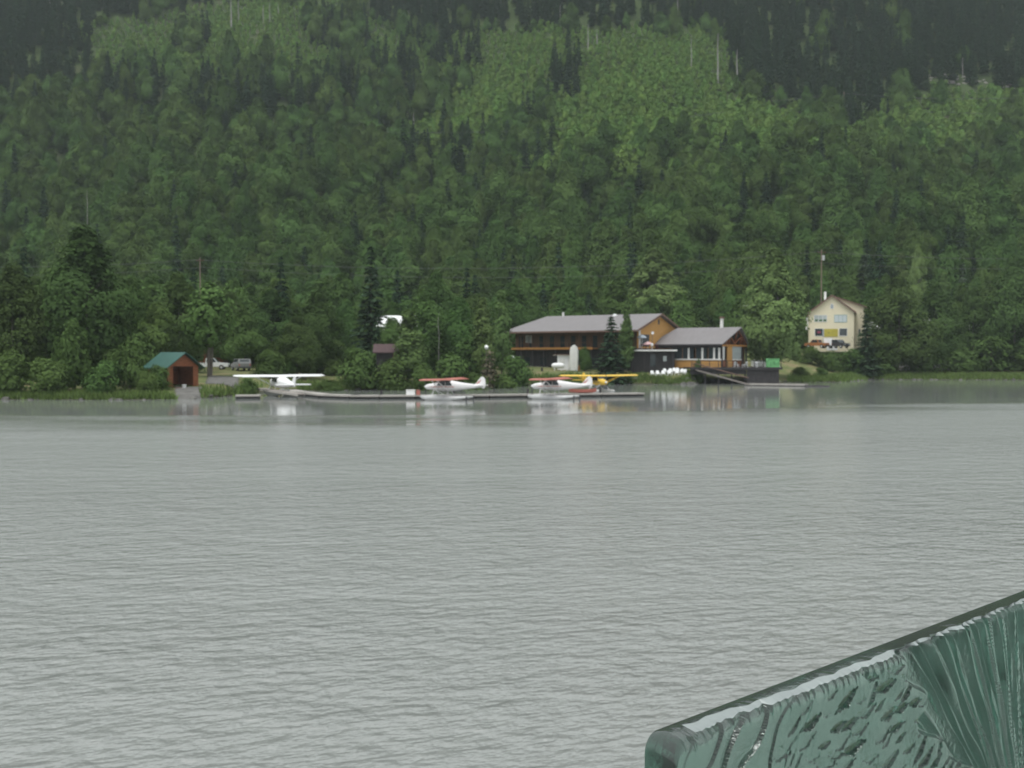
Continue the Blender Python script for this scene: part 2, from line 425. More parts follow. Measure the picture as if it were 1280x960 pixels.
def trunk_mesh(rng, H, r0, limbs=6, spread=0.25, lean=0.03, split=False):
    mb = MB()
    stems = [(0, 0)] if not split else [(-0.5, 0.1), (0.45, 0), (0.05, 0.4)]
    for sx_, sy_ in stems:
        pts = [Vector((sx_ * (0.2 + 0.9 * t) + math.sin(t * 3 + sx_) * lean * H * 0.6, sy_ * (0.2 + 0.8 * t), -0.4 + t * (H * 0.92 + 0.4))) for t in (0, 0.2, 0.45, 0.7, 1)]
        mb.tube(pts, [r0, r0 * 0.8, r0 * 0.6, r0 * 0.4, r0 * 0.1], 6)
        for k in range(limbs):
            t = rng.uniform(0.3, 0.85); z = t * H; a = rng.uniform(0, 6.28); l = H * spread * (1.1 - t)
            p = Vector((sx_ * (0.2 + 0.9 * t) + math.sin(t * 3 + sx_) * lean * H * 0.6, sy_ * (0.2 + 0.8 * t), z))
            mb.tube([p, p + Vector((math.cos(a) * l * 0.5, math.sin(a) * l * 0.5, l * 0.4)), p + Vector((math.cos(a) * l, math.sin(a) * l, l * 1.0))], [r0 * 0.3, r0 * 0.2, r0 * 0.06], 4, cap=False)
    return mb
def spruce_crown(rng, H, Rm, nw, z0=0.06, leaf=0.34, sparse=0.0, pw=0.9, dense=4):
    cs, ns, dr, ts = [], [], [], []
    for k in range(nw):
        t = z0 + (1 - z0) * (k + rng.uniform(-0.3, 0.3)) / nw
        t = min(max(t, z0), 0.995)
        z = t * H; rr = Rm * ((1 - t) ** pw) * rng.uniform(0.75, 1.15) + 0.12
        nb = max(5, int(11 * (1 - t) + 4))
        a0 = rng.uniform(0, 6.28)
        for j in range(nb):
            if rng.uniform() < sparse: continue
            a = a0 + 6.283 * j / nb + rng.uniform(-0.25, 0.25); l = rr * rng.uniform(0.7, 1.12)
            tn = rng.uniform(0.15, 0.85)
            m = max(2, int(l / leaf * 1.1)) * dense // 2
            s = rng.uniform(0.15, 1, m)
            side = rng.normal(size=m) * 0.16 * l * (1.1 - s) + rng.normal(size=m) * 0.06
            dx, dy = math.cos(a), math.sin(a)
            zz = z - 0.32 * l * s ** 1.5 + 0.12 * l * s ** 3 + rng.normal(size=m) * 0.07
            cs.append(np.stack([dx * l * s - dy * side, dy * l * s + dx * side, zz], 1))
            ns.append(np.stack([dx * 0.35 + rng.normal(size=m) * 0.35, dy * 0.35 + rng.normal(size=m) * 0.35, np.full(m, 0.9)], 1))
            dr.append(np.tile([dx, dy, -0.4], (m, 1))); ts.append(np.clip(tn * 0.6 + rng.uniform(0, 0.4, m), 0, 1))
    cs = np.concatenate(cs); ns = np.concatenate(ns); dr = np.concatenate(dr); ts = np.concatenate(ts)
    P, Fc = leaf_cloud(rng, cs, ns, leaf, 1.9, dr)
    return P, Fc, ts

ov2 = lambda t: (math.sin(math.pi * min(1, 0.14 + 0.86 * t ** 0.62)) ** 0.85) + 0.06
ov = lambda t: (math.sin(math.pi * min(1, (t * 0.86 + 0.16))) ** 0.7)          # oval
cone = lambda t: (0.25 + 0.75 * min(1, t / 0.25)) * (1 - t) ** 0.8 + 0.12       # pointed
dome = lambda t: math.sqrt(max(0, 1 - (t * 0.95) ** 2)) * 0.95 + 0.05            # full to the ground
KINDS = {}
def make_kind(key, nvar, crown_fn, trunk_fn, m):
    KINDS[key] = []
    for k in range(nvar):
        rng = np.random.default_rng(sum(map(ord, key)) * 13 + k * 7)
        P, Fc, ts = crown_fn(rng, k)
        cme = np_mesh(key + '_crown', P, Fc, m, ts)
        tmb = trunk_fn(rng, k)
        tob = tmb.build('trunk', M_SNAG if key == 'birch' else M_BARK, smooth=True)
        tme = tob.data; bpy.data.objects.remove(tob)
        KINDS[key].append((cme, tme))
# (nominal height, nominal crown width) per kind, so that a tree can be sized in metres
NOM = {'broad': (12.0, 8.0), 'grand': (20.0, 14.4), 'forked': (12.0, 7.2), 'birch': (15.0, 7.4), 'poplar': (11.0, 4.4), 'bush': (4.0, 5.0), 'spruce': (15.0, 5.8), 'greyspruce': (14.0, 5.4),
       'alder': (3.6, 3.0), 'drypine': (7.0, 4.4), 'tallspruce': (17.0, 5.6)}
make_kind('broad', 5, lambda g, k: lump_crown(g, 12.2, 4.1, 2.4, 13, 760, 0.26, ov2, lump=(0.42, 0.60)), lambda g, k: trunk_mesh(g, 11, 0.19), M_BROAD)
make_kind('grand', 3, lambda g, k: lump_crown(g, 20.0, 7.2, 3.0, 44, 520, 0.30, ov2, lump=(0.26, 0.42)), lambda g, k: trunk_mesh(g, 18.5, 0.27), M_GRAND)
make_kind('forked', 1, lambda g, k: lump_crown(g, 11.6, 3.6, 4.2, 17, 200, 0.38, ov, lump=(0.34, 0.52)), lambda g, k: trunk_mesh(g, 10, 0.17, 4, 0.2, split=True), M_BROAD)
make_kind('birch', 2, lambda g, k: lump_crown(g, 15.0, 3.8, 2.2, 110, 230, 0.24, ov2, lump=(0.22, 0.36)), lambda g, k: trunk_mesh(g, 13.5, 0.17, split=True), M_BIRCH)
make_kind('poplar', 3, lambda g, k: lump_crown(g, 10.8, 2.2, 1.2, 22, 260, 0.24, cone, lump=(0.38, 0.58)), lambda g, k: trunk_mesh(g, 10.5, 0.14), M_POPLAR)
make_kind('bush', 4, lambda g, k: lump_crown(g, 3.7, 2.5, 0.2, 16, 240, 0.20, dome, lump=(0.32, 0.5)), lambda g, k: trunk_mesh(g, 3.4, 0.07, 5, 0.5, split=True), M_BUSH)
make_kind('spruce', 4, lambda g, k: spruce_crown(g, 15, 3.0, 27, leaf=0.40, dense=6), lambda g, k: trunk_mesh(g, 15, 0.18, 2, 0.05, 0), M_SPRUCE)
make_kind('greyspruce', 2, lambda g, k: spruce_crown(g, 14, 2.8, 24, sparse=0.12, leaf=0.38, dense=6), lambda g, k: trunk_mesh(g, 14, 0.17, 2, 0.05, 0), M_SPRUCE_G)
make_kind('tallspruce', 4, lambda g, k: spruce_crown(g, 18, 3.1, 24, z0=0.12, leaf=0.46, sparse=0.1, pw=0.72, dense=4), lambda g, k: trunk_mesh(g, 18, 0.19, 4, 0.05, 0), M_SPRUCE)
make_kind('alder', 5, lambda g, k: lump_crown(g, 3.4, 1.5, 0.2, 8, 120, 0.18, dome, lump=(0.34, 0.52)), lambda g, k: trunk_mesh(g, 3, 0.05, 3), M_ALDER)
make_kind('drypine', 1, lambda g, k: spruce_crown(g, 7, 2.2, 11, z0=0.3, sparse=0.35, pw=0.5, leaf=0.3), lambda g, k: trunk_mesh(g, 7, 0.12, 6, 0.12, 0.01), M_DRYPINE)

NAME = {'broad': 'broadleaf_tree', 'grand': 'broadleaf_tree', 'forked': 'broadleaf_tree', 'birch': 'birch_tree', 'poplar': 'poplar_tree', 'bush': 'bush', 'spruce': 'spruce_tree', 'greyspruce': 'spruce_tree',
        'alder': 'young_alder', 'drypine': 'pine_tree', 'tallspruce': 'spruce_tree'}
CAT = {'bush': 'bush', 'alder': 'bush'}
N_TREES = 0
FOOT = []                     # footprints (x, y, r) of placed trees, to keep others away
PROTO = {}                    # (kind, variant) -> a crown object of that mesh
def plant(kind, loc, H, W, label, group=None, var=None, rz=None):
    global N_TREES
    vs = KINDS[kind]; var = RNG.integers(len(vs)) if var is None else var
    cme, tme = vs[var % len(vs)]
    e = empty(NAME[kind], loc, RNG.uniform(0, 6.28) if rz is None else rz, label, CAT.get(kind, 'tree'), group)
    nh, nw = NOM[kind]
    e.scale = (W / nw, W / nw, H / nh)
    t = obj('trunk', tme, e); c = obj('crown', cme, e)
    PROTO.setdefault((kind, var % len(vs)), c)
    FOOT.append((loc[0], loc[1], W * 0.5)); N_TREES += 1
    return e
def tree_px(kind, px, ptop, Y, wpx, label, group=None, var=None, base=None):
    """A tree seen at column px with its top at row ptop, standing at distance Y."""
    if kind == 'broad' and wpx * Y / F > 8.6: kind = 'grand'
    g = ground_at(px, 450, Y)
    if base is not None: g.z = base
    top = at(px, ptop, Y).z
    return plant(kind, g, top - g.z, wpx * Y / F, label, group, var)

# ---- trees and bushes near the shore, one by one
T = tree_px
T('broad', 105, 283, 142, 150, 'tallest broad leafy tree on the left shore, left of the green-roofed boathouse', var=0)
T('broad', 18, 333, 138, 110, 'broad leafy tree at the far left end of the wooded shore', var=1)
T('broad', 166, 352, 152, 66, 'rounded leafy tree just behind and left of the green-roofed boathouse', var=2)
T('broad', 222, 340, 156, 88, 'light green rounded tree rising directly behind the boathouse', var=3)
T('forked', 262, 350, 146, 72, 'green tree with forked dark trunks beside the white pickup truck', var=0)
T('broad', 286, 366, 178, 92, 'spreading green tree behind the white pickup truck', var=4)
T('broad', 338, 362, 180, 88, 'rounded green tree behind the wing of the white floatplane', var=0)
T('spruce', 352, 318, 196, 44, 'dark spruce standing above the white floatplane', var=1)
T('broad', 398, 366, 172, 86, 'dense green tree behind the tail of the white floatplane', var=1)
T('broad', 372, 395, 160, 76, 'low dark leafy tree just behind the white floatplane', var=3)
T('spruce', 464, 306, 172, 64, 'big dark spruce left of the half-hidden white house', var=0)
T('poplar', 511, 384, 158, 58, 'slender light green tree below the half-hidden white house', var=0)
T('broad', 546, 340, 186, 70, 'leafy tree right of the half-hidden white house', var=2)
T('broad', 575, 372, 180, 54, 'leafy tree behind the first red-winged floatplane', var=3)
T('poplar', 603, 372, 168, 40, 'pointed light green tree above the tail of the first red-winged floatplane', var=1)
T('poplar', 627, 360, 178, 36, 'narrow pointed tree beside the left end of the long lodge', var=2)
T('broad', 490, 399, 166, 54, 'leafy tree just below the gable of the half-hidden white house', var=1)
T('bush', 447, 433, 152, 60, 'bright green rounded bush behind the dock, right of the white floatplane', var=0)
T('bush', 494, 446, 152, 66, 'dark green bush in front of the small brown-roofed cabin', var=1)
T('bush', 562, 440, 154, 66, 'wide green bush behind the wing of the first red-winged floatplane', var=2)
T('bush', 530, 452, 150, 46, 'olive bush between the brown-roofed cabin and the first red-winged floatplane', var=3)
T('bush', 642, 443, 170, 56, 'dark bush at the left edge of the lodge lawn', var=1)
T('bush', 592, 464, 154, 44, 'low bush behind the tail of the first red-winged floatplane', var=0)
T('bush', 628, 468, 160, 50, 'low green bush on the bank between the two red-winged floatplanes', var=2)
T('drypine', 612, 436, 158, 40, 'sparse dry brownish pine on the bank between the red-winged floatplanes', var=0)
T('spruce', 764, 394, 183, 54, 'dark spruce standing alone in front of the long lodge', var=2)
T('poplar', 783, 388, 187, 28, 'slender light green tree just right of the lone lodge spruce', var=1)
T('bush', 731, 432, 192, 22, 'small leafy bush right of the upright white hull', var=3)
T('birch', 967, 312, 199, 88, 'big pale green tree between the timber pavilion and the cream house', var=0)
T('birch', 818, 312, 246, 92, 'pale sage-green tree rising behind the orange gable of the lodge', var=1)
T('broad', 858, 350, 250, 70, 'rounded tree behind the pavilion roof, right of the pale sage-green tree', var=4)
T('greyspruce', 1078, 316, 262, 46, 'grey-green spruce rising behind the roof of the cream house', var=0)
T('broad', 1122, 346, 226, 100, 'large dark green tree right of the cream house', var=2)
T('broad', 1166, 352, 231, 80, 'middle one of the dark green trees along the right shore', var=0)
T('birch', 1146, 306, 262, 34, 'narrow pale tree topping the right shore wood', var=1)
T('greyspruce', 1202, 328, 262, 38, 'grey-green spruce near the right end of the shore wood', var=1)
T('broad', 1216, 360, 238, 66, 'dark leafy tree in front of the white roof hidden on the right shore', var=3)
T('broad', 1268, 322, 232, 92, 'tall leafy tree at the right end of the shore', var=4)
T('spruce', 1082, 392, 221, 44, 'low dark conifer hiding the right corner of the cream house', var=3)
T('broad', 142, 372, 146, 62, 'leafy tree hiding the left end of the pale house behind the boathouse', var=2)
T('broad', 196, 380, 144, 60, 'leafy tree pressed against the back of the boathouse roof', var=4)
T('broad', 306, 392, 172, 60, 'low leafy tree above the grey and white parked car', var=1)
T('bush', 228, 412, 158, 60, 'tall dark bush filling the gap right of the boathouse ridge', var=1)
T('bush', 172, 412, 140, 60, 'tall bush left of the boathouse ridge', var=2)
T('bush', 290, 408, 182, 60, 'tall dark bush above the bonnet of the white pickup', var=3)
T('broad', 532, 366, 176, 62, 'broad tree covering the right part of the half-hidden white house', var=3)
T('bush', 590, 418, 172, 70, 'dark bush below the pointed light green tree', var=2)
for px, pt, Y, wp, lab, v in [
    (12, 436, 121, 70, 'dark willow bush at the left end of the waterline', 0), (58, 446, 120.6, 64, 'dull green willow bush on the left waterline', 1),
    (92, 398, 124, 62, 'tall bright green willow bush on the left shore', 2), (132, 448, 120.6, 60, 'rounded willow bush on the waterline below the tallest left tree', 3),
    (160, 430, 124, 56, 'green bush left of the boathouse wall', 0), (184, 463, 121, 36, 'low bush against the left wall of the boathouse', 1),
    (310, 470, 131, 46, 'grassy bush on the bank under the left wing of the white floatplane', 2), (412, 474, 148, 40, 'low bush behind the tailplane of the white floatplane', 3),
    (197, 455, 124, 36, 'low bush in front of the left corner of the boathouse', 0), (1102, 432, 227, 66, 'bush at the lake edge below the cream house', 0), (1150, 424, 228, 66, 'dark bush below the middle right-shore trees', 1),
    (1196, 428, 229, 66, 'green bush on the right shore, under the hidden white roof', 2), (1240, 418, 229, 66, 'light green bush near the right end of the shore', 3),
    (1282, 424, 230, 66, 'last bush at the right end of the shore', 0), (1040, 438, 222, 44, 'dark clipped bush in front of the cars by the cream house', 1),
    (1012, 432, 221, 38, 'green bush between the pale tree and the cars', 2), (1068, 434, 222, 44, 'green bush below the right corner of the cream house', 3),
    (1000, 458, 203, 26, 'small round bush on the lawn right of the deck', 0), (1025, 459, 204, 24, 'low bush on the lawn edge below the dark clipped bush', 1),
    (873, 448, 187, 16, 'small bush at the top of the gangway', 2)]:
    T('bush', px, pt, Y, wp, lab, var=v)

# ---- hillside forest: zones drawn in the photo, trees standing on the terrain
def inside(px, py, poly):
    px = np.asarray(px); py = np.asarray(py); c = np.zeros(px.shape, bool); n = len(poly)
    for k in range(n):
        x0, y0 = poly[k]; x1, y1 = poly[(k + 1) % n]
        if y0 == y1: continue
        c ^= ((y0 > py) != (y1 > py)) & (px < (x1 - x0) * (py - y0) / (y1 - y0) + x0)
    return c
Z_CLEAR = [(112, 26), (230, 8), (300, -8), (420, -10), (480, 30), (640, 32), (850, 26), (905, 42), (915, 110), (1000, 130), (1055, 158), (1100, 140), (1135, 116), (1195, 108),
           (1400, 122), (1400, 196), (1230, 180), (1100, 190), (1000, 200), (880, 190), (790, 190), (700, 205), (600, 176), (520, 176), (500, 160), (560, 128), (600, 92), (500, 92), (420, 96), (330, 82), (240, 96), (112, 80)]
Z_DARK = [[(-300, -200), (1600, -200), (1600, 116), (1195, 96), (1135, 108), (1100, 132), (1052, 150), (1000, 122), (922, 104), (908, 34), (850, 22), (640, 28), (480, 24), (420, -14), (300, -14), (230, 4), (112, 22),
           (112, 90), (100, 110), (-300, 110)],
          [(60, 88), (240, 96), (330, 90), (430, 96), (420, 128), (330, 150), (250, 168), (200, 140), (60, 120)],
          [(382, 14), (455, 10), (460, 50), (382, 56)], [(505, 22), (560, 14), (600, 40), (598, 80), (500, 86)], [(672, 74), (724, 64), (728, 116), (672, 122)],
          [(505, 182), (690, 160), (672, 214), (500, 224)], [(640, 150), (690, 130), (700, 190), (640, 196)], [(218, 34), (262, 34), (262, 58), (218, 60)],
          [(410, 74), (540, 70), (520, 120), (420, 122)], [(1030, 120), (1090, 120), (1080, 158), (1032, 158)]]
Z_ROCK = [(1150, 92), (1185, 88), (1250, 100), (1290, 116), (1200, 112), (1160, 104)]
BLD = [(8, 200, 14), (18, 198, 13), (28, 195, 9), (33, 190, 12), (68, 236, 9), (-52, 129, 5), (-16, 200, 7), (-46, 172, 6), (-58, 174, 8), (-20, 156, 3), (90, 245, 5), (40, 200, 6), (66, 226, 8)]
LAWN = [(633, 640), (860, 640)]
allpts = {k: [] for k in ('broad', 'spruce', 'tallspruce', 'alder')}
def scatter(spacing, y0, y1, seed, zone):
    g = np.random.default_rng(seed)
    out = []
    ys = np.arange(y0, y1, spacing * 0.87)
    for r_, y in enumerate(ys):
        half = 0.62 * y + 40
        xs = np.arange(-half, half, spacing) + (r_ % 2) * spacing / 2
        out.append(np.stack([xs, np.full(len(xs), y)], 1))
    P = np.concatenate(out); P += g.uniform(-0.42, 0.42, P.shape) * spacing
    return P, g
# brush in the clearing
P, g = scatter(2.35, 330, 640, 3, 'clear')
z = tz(P[:, 0], P[:, 1]); qx, qy = proj(P[:, 0], P[:, 1], z + 1.5)
jx = qx + g.normal(size=len(P)) * 26; jy = qy - np.abs(g.normal(size=len(P))) * np.where((qy > 140), 26, 7)
k = inside(jx, jy, Z_CLEAR)
k &= ~inside(qx, qy, Z_ROCK)
k &= g.uniform(size=len(P)) < 0.93
allpts['alder'] = np.stack([P[k, 0], P[k, 1], z[k], np.interp(qy[k], [40, 120, 200], [0.8, 1.1, 1.7]) * g.uniform(0.65, 1.4, k.sum()) * np.where(g.uniform(size=k.sum()) < 0.06, 1.5, 1.0)], 1)
# forest
P, g = scatter(9.4, 172, 640, 5, 'wood')
z = tz(P[:, 0], P[:, 1]); qx, qy = proj(P[:, 0], P[:, 1], z + 6)
d = P[:, 1] - shore(P[:, 0])
k = (d > 26) & (qx > -260) & (qx < 1540)
inclear = inside(qx + g.normal(size=len(P)) * np.where(qy > 130, 22, 7), qy + g.normal(size=len(P)) * np.where(qy > 140, 22, 6), Z_CLEAR) | inside(qx, qy, Z_ROCK)
dark = np.zeros(len(P), bool)
for zd in Z_DARK: dark |= inside(qx, qy, zd)
topw = inside(qx, qy, Z_DARK[0])
k &= (~inclear) | dark
for bx, by, br in BLD: k &= (P[:, 0] - bx) ** 2 + (P[:, 1] - by) ** 2 > (br + 2.5) ** 2
# open ground: the lodge lawn and yard, the road behind, the approach to the cream house
k &= ~((P[:, 1] < 226) & (qx > 640) & (qx < 1085))
k &= ~((P[:, 1] < 196) & (qx > 150) & (qx < 640) & (g.uniform(size=len(P)) < 0.35))
for fx, fy, fr in FOOT:
    k &= (P[:, 0] - fx) ** 2 + (P[:, 1] - fy) ** 2 > (min(fr, 5) * 0.75 + 0.8) ** 2
P, z, qx, qy, dark, topw = P[k], z[k], qx[k], qy[k], dark[k], topw[k]
P2, g2 = scatter(5.6, 240, 640, 15, 'lower storey')
z2 = tz(P2[:, 0], P2[:, 1]); q2x, q2y = proj(P2[:, 0], P2[:, 1], z2 + 4)
k2 = (q2x > -240) & (q2x < 1520) & ~inside(q2x, q2y, Z_ROCK)
dark2 = np.zeros(len(P2), bool)
for zd in Z_DARK: dark2 |= inside(q2x, q2y, zd)
k2 &= dark2 | ~inside(q2x, q2y, Z_CLEAR)
for bx, by, br in BLD: k2 &= (P2[:, 0] - bx) ** 2 + (P2[:, 1] - by) ** 2 > (br + 2.5) ** 2
con = dark & (g.uniform(size=len(P)) < np.where(topw, 0.965, 0.42)) | (~dark & (g.uniform(size=len(P)) < 0.13))
order = np.argsort(P[:, 1])
invw = (qx > -20) & (qx < 1300)
N_IND = 236
ind = [i for i in order if invw[i] and not dark[i]][:N_IND]
indset = np.zeros(len(P), bool); indset[ind] = True
PLACES = [(60, 'left edge of the view'), (140, 'tallest left-shore tree'), (205, 'pale house'), (250, 'boathouse'), (320, 'white pickup'), (370, 'nose of the white floatplane'), (430, 'tail of the white floatplane'),
          (500, 'brown-roofed cabin'), (545, 'box on the dock'), (590, 'left red-winged floatplane'), (640, 'left red-flashed tail fin'), (690, 'hipped end of the lodge'), (745, 'middle of the lodge'),
          (800, 'lone lodge spruce'), (850, 'orange gable'), (900, 'pavilion roof'), (950, 'pavilion truss'), (1005, 'big pale tree'), (1085, 'cream house'), (1160, 'large dark tree'), (1225, 'hidden white roof'), (9999, 'right edge of the view')]
def place_word(px): return next(w_ for q_, w_ in PLACES if px < q_)
SAME = {}
for i in ind:
    kind = 'spruce' if con[i] else ('poplar' if g.uniform() < 0.12 else 'broad')
    s = g.uniform(0.8, 1.2)
    H, W = {'spruce': (17 * s, 6.0 * s), 'poplar': (14.5 * s, 5.6 * s), 'broad': (14.5 * s, 9.2 * s * g.uniform(0.85, 1.15))}[kind]
    low = 'in the front rows' if P[i, 1] < 225 else ('at the slope foot' if P[i, 1] < 256 else ('low on the slope' if P[i, 1] < 282 else 'on the lower slope'))
    word = {'spruce': 'dark spruce', 'poplar': 'pointed poplar', 'broad': 'rounded tree'}[kind]
    siz = ('tall' if s > 1.07 else ('small' if s < 0.93 else 'middling'))
    lab = f'{siz} {word} {low} behind the {place_word(qx[i])}'
    SAME.setdefault(lab, []).append((qx[i], plant(kind, (P[i, 0], P[i, 1], z[i] - 0.2), H, W, lab, 'trees of the hillside wood')))
for lab, same in SAME.items():
    same.sort(key=lambda q: q[0])
    words_ = {2: ('left', 'right'), 3: ('left', 'middle', 'right'), 4: ('leftmost', 'second', 'third', 'rightmost'), 5: ('leftmost', 'second', 'middle', 'fourth', 'rightmost'), 6: ('leftmost', 'second', 'third', 'fourth', 'fifth', 'rightmost')}.get(len(same))
    if words_:
        for w_, (q_, o_) in zip(words_, same): o_['label'] = lab + f', {w_} one'
rest = ~indset
m = rest & ~con
allpts['broad'] = np.stack([P[m, 0], P[m, 1], z[m] - 0.3, g.uniform(0.95, 1.6, m.sum())], 1)
m = k2 & ~dark2 & (g2.uniform(size=len(P2)) < 0.7)
lowstorey = np.stack([P2[m, 0], P2[m, 1], z2[m] - 0.3, g2.uniform(0.4, 0.7, m.sum())], 1)
allpts['broad'] = np.concatenate([allpts['broad'], lowstorey])
m = rest & con & ~dark
allpts['spruce'] = np.stack([P[m, 0], P[m, 1], z[m] - 0.3, g.uniform(0.85, 1.3, m.sum())], 1)
m = k2 & ~dark2 & (g2.uniform(size=len(P2)) < 0.10)
allpts['spruce'] = np.concatenate([allpts['spruce'], np.stack([P2[m, 0] + 1.7, P2[m, 1] + 1.7, z2[m] - 0.2, g2.uniform(0.5, 0.85, m.sum())], 1)])
m = rest & con & dark
dk = np.stack([P[m, 0], P[m, 1], z[m] - 0.3, g.uniform(0.7, 1.15, m.sum())], 1)
m = k2 & dark2
dk2 = np.stack([P2[m, 0], P2[m, 1], z2[m] - 0.3, g2.uniform(0.6, 1.05, m.sum())], 1)
topd = inside(*proj(dk2[:, 0], dk2[:, 1], dk2[:, 2] + 4), Z_DARK[0]); dk2 = dk2[g2.uniform(size=len(dk2)) < np.where(topd, 0.75, 0.5)]
allpts['tallspruce'] = np.concatenate([dk, dk2])

# prototypes that exist nowhere yet among the single trees get one where the stuff's first points stand
for kind, lab in (('alder', 'young bright green alder at the lower edge of the hillside clearing'), ('tallspruce', 'tall dark spruce in the high wood above the hillside clearing')):
    A = allpts[kind]; NEWP = []
    qx_, qy_ = proj(A[:, 0], A[:, 1], A[:, 2] + 2)
    o_ = [i for i in np.argsort(A[:, 1]) if 0 < qx_[i] < 1280 and qy_[i] > 0][:len(KINDS[kind])]
    for v, i in enumerate(o_):
        e_ = plant(kind, A[i, :3], NOM[kind][0] * A[i, 3], NOM[kind][1] * A[i, 3], lab, {'alder': 'young alders at the clearing edge', 'tallspruce': 'tall spruces above the clearing'}[kind], var=v); NEWP.append((qx_[i], e_))
    NEWP.sort(key=lambda q: q[0])
    for w_, (q_, e_) in zip({4: ('leftmost', 'second', 'third', 'rightmost'), 5: ('leftmost', 'second', 'middle', 'fourth', 'rightmost')}[len(NEWP)], NEWP): e_['label'] = lab + f', {w_} of {len(NEWP)}'
    allpts[kind] = np.delete(A, o_, 0)

def forest(name, kind, A, jitter=0.12):
    """The trees past the individually built ones: one object that instances the crowns on points."""
    g = np.random.default_rng(len(A))
    n = len(A)
    protos = [PROTO[(kind, v)] for v in range(len(KINDS[kind])) if (kind, v) in PROTO]
    me = bpy.data.meshes.new(name); me.vertices.add(n); me.vertices.foreach_set('co', A[:, :3].astype(np.float32).ravel())
    rot = np.stack([g.normal(size=n) * 0.03, g.normal(size=n) * 0.03, g.uniform(0, 6.28, n)], 1).astype(np.float32)
    s = A[:, 3]
    scl = np.stack([s * g.uniform(1 - jitter, 1 + jitter, n)] * 2 + [s * g.uniform(1 - jitter, 1 + jitter, n)], 1).astype(np.float32)
    for nm, dat in (('turn', rot), ('size', scl)):
        a = me.attributes.new(nm, 'FLOAT_VECTOR', 'POINT'); a.data.foreach_set('vector', dat.ravel())
    a = me.attributes.new('which', 'INT', 'POINT'); a.data.foreach_set('value', g.integers(0, len(protos), n).astype(np.int32))
    o = obj(name, me); tag(o, kind='stuff')
    ng = bpy.data.node_groups.new(name, 'GeometryNodeTree')
    ng.interface.new_socket('Geometry', in_out='INPUT', socket_type='NodeSocketGeometry'); ng.interface.new_socket('Geometry', in_out='OUTPUT', socket_type='NodeSocketGeometry')
    N = ng.nodes.new; L = ng.links.new
    gi, go, ip, jn = N('NodeGroupInput'), N('NodeGroupOutput'), N('GeometryNodeInstanceOnPoints'), N('GeometryNodeJoinGeometry')
    ip.inputs['Pick Instance'].default_value = True
    for p in protos:
        oi = N('GeometryNodeObjectInfo'); oi.transform_space = 'ORIGINAL'; oi.inputs['Object'].default_value = p; oi.inputs['As Instance'].default_value = True
        L(oi.outputs['Geometry'], jn.inputs[0])
    def attr(nm, ty):
        a_ = N('GeometryNodeInputNamedAttribute'); a_.data_type = ty; a_.inputs['Name'].default_value = nm
        return [s_ for s_ in a_.outputs if s_.enabled and s_.name == 'Attribute'][0]
    L(gi.outputs[0], ip.inputs['Points']); L(jn.outputs[0], ip.inputs['Instance'])
    L(attr('which', 'INT'), ip.inputs['Instance Index']); L(attr('turn', 'FLOAT_VECTOR'), ip.inputs['Rotation']); L(attr('size', 'FLOAT_VECTOR'), ip.inputs['Scale'])
    L(ip.outputs[0], go.inputs[0])
    md = o.modifiers.new('trees', 'NODES'); md.node_group = ng
    return o
Pu, gu = scatter(3.6, 140, 300, 9, 'under')
zu = tz(Pu[:, 0], Pu[:, 1]); ux, uy = proj(Pu[:, 0], Pu[:, 1], zu + 1)
ku = (Pu[:, 1] - shore(Pu[:, 0]) > 20) & (ux > -200) & (ux < 1480) & ~((Pu[:, 1] < 228) & (ux > 632) & (ux < 1092)) & ~((ux > 215) & (ux < 330) & (Pu[:, 1] < 170)) & ~((Pu[:, 1] > 230) & (Pu[:, 1] < 240))
for bx, by, br in BLD: ku &= (Pu[:, 0] - bx) ** 2 + (Pu[:, 1] - by) ** 2 > (br + 1.0) ** 2
allpts['bush'] = np.stack([Pu[ku, 0], Pu[ku, 1], zu[ku], gu.uniform(0.5, 1.1, ku.sum())], 1)
tag(forest('undergrowth', 'bush', allpts['bush'], 0.2), 'leafy undergrowth beneath the trees along the valley floor')
tag(forest('hillside_forest', 'broad', allpts['broad'], 0.18), 'broadleaf wood covering the middle of the hillside')
tag(forest('scattered_spruce_forest', 'spruce', allpts['spruce']), 'dark spruces scattered through the hillside wood')
tag(forest('dark_spruce_forest', 'tallspruce', allpts['tallspruce']), 'dark spruce wood along the top of the hillside')
tag(forest('alder_undergrowth', 'alder', allpts['alder'], 0.2), 'bright green young brush in the hillside clearing')

# standing dead trunks
def snag(px, ptop, pbase, Y=None, r=0.16, lab=''):
    # walk out until the terrain meets the base pixel
    for Yk in np.arange(180, 760, 2.0):
        p = at(px, pbase, Yk)
        if float(tz(p.x, Yk)) >= p.z: break
    Yk = Yk if Y is None else Y
    b = at(px, pbase, Yk); top = at(px, ptop, Yk); H = top.z - b.z
    e = empty('dead_tree', (b.x, Yk, b.z), 0, lab, 'dead tree', 'bare dead trunks on the hillside')
    MB().tube([(0, 0, -3), (0.1, 0, H * 0.4), (-0.05, 0, H * 0.75), (0.1, 0, H)], [r * 1.15, r, r * 0.7, r * 0.3], 6).build('trunk', M_SNAG, e)
    for k in range(3):
        z_ = H * (0.45 + 0.17 * k); a = k * 2.2
        MB().tube([(0, 0, z_), (math.cos(a) * 0.8, math.sin(a) * 0.8, z_ + 0.25)], [r * 0.35, r * 0.12], 4).build('branch', M_SNAG, e)
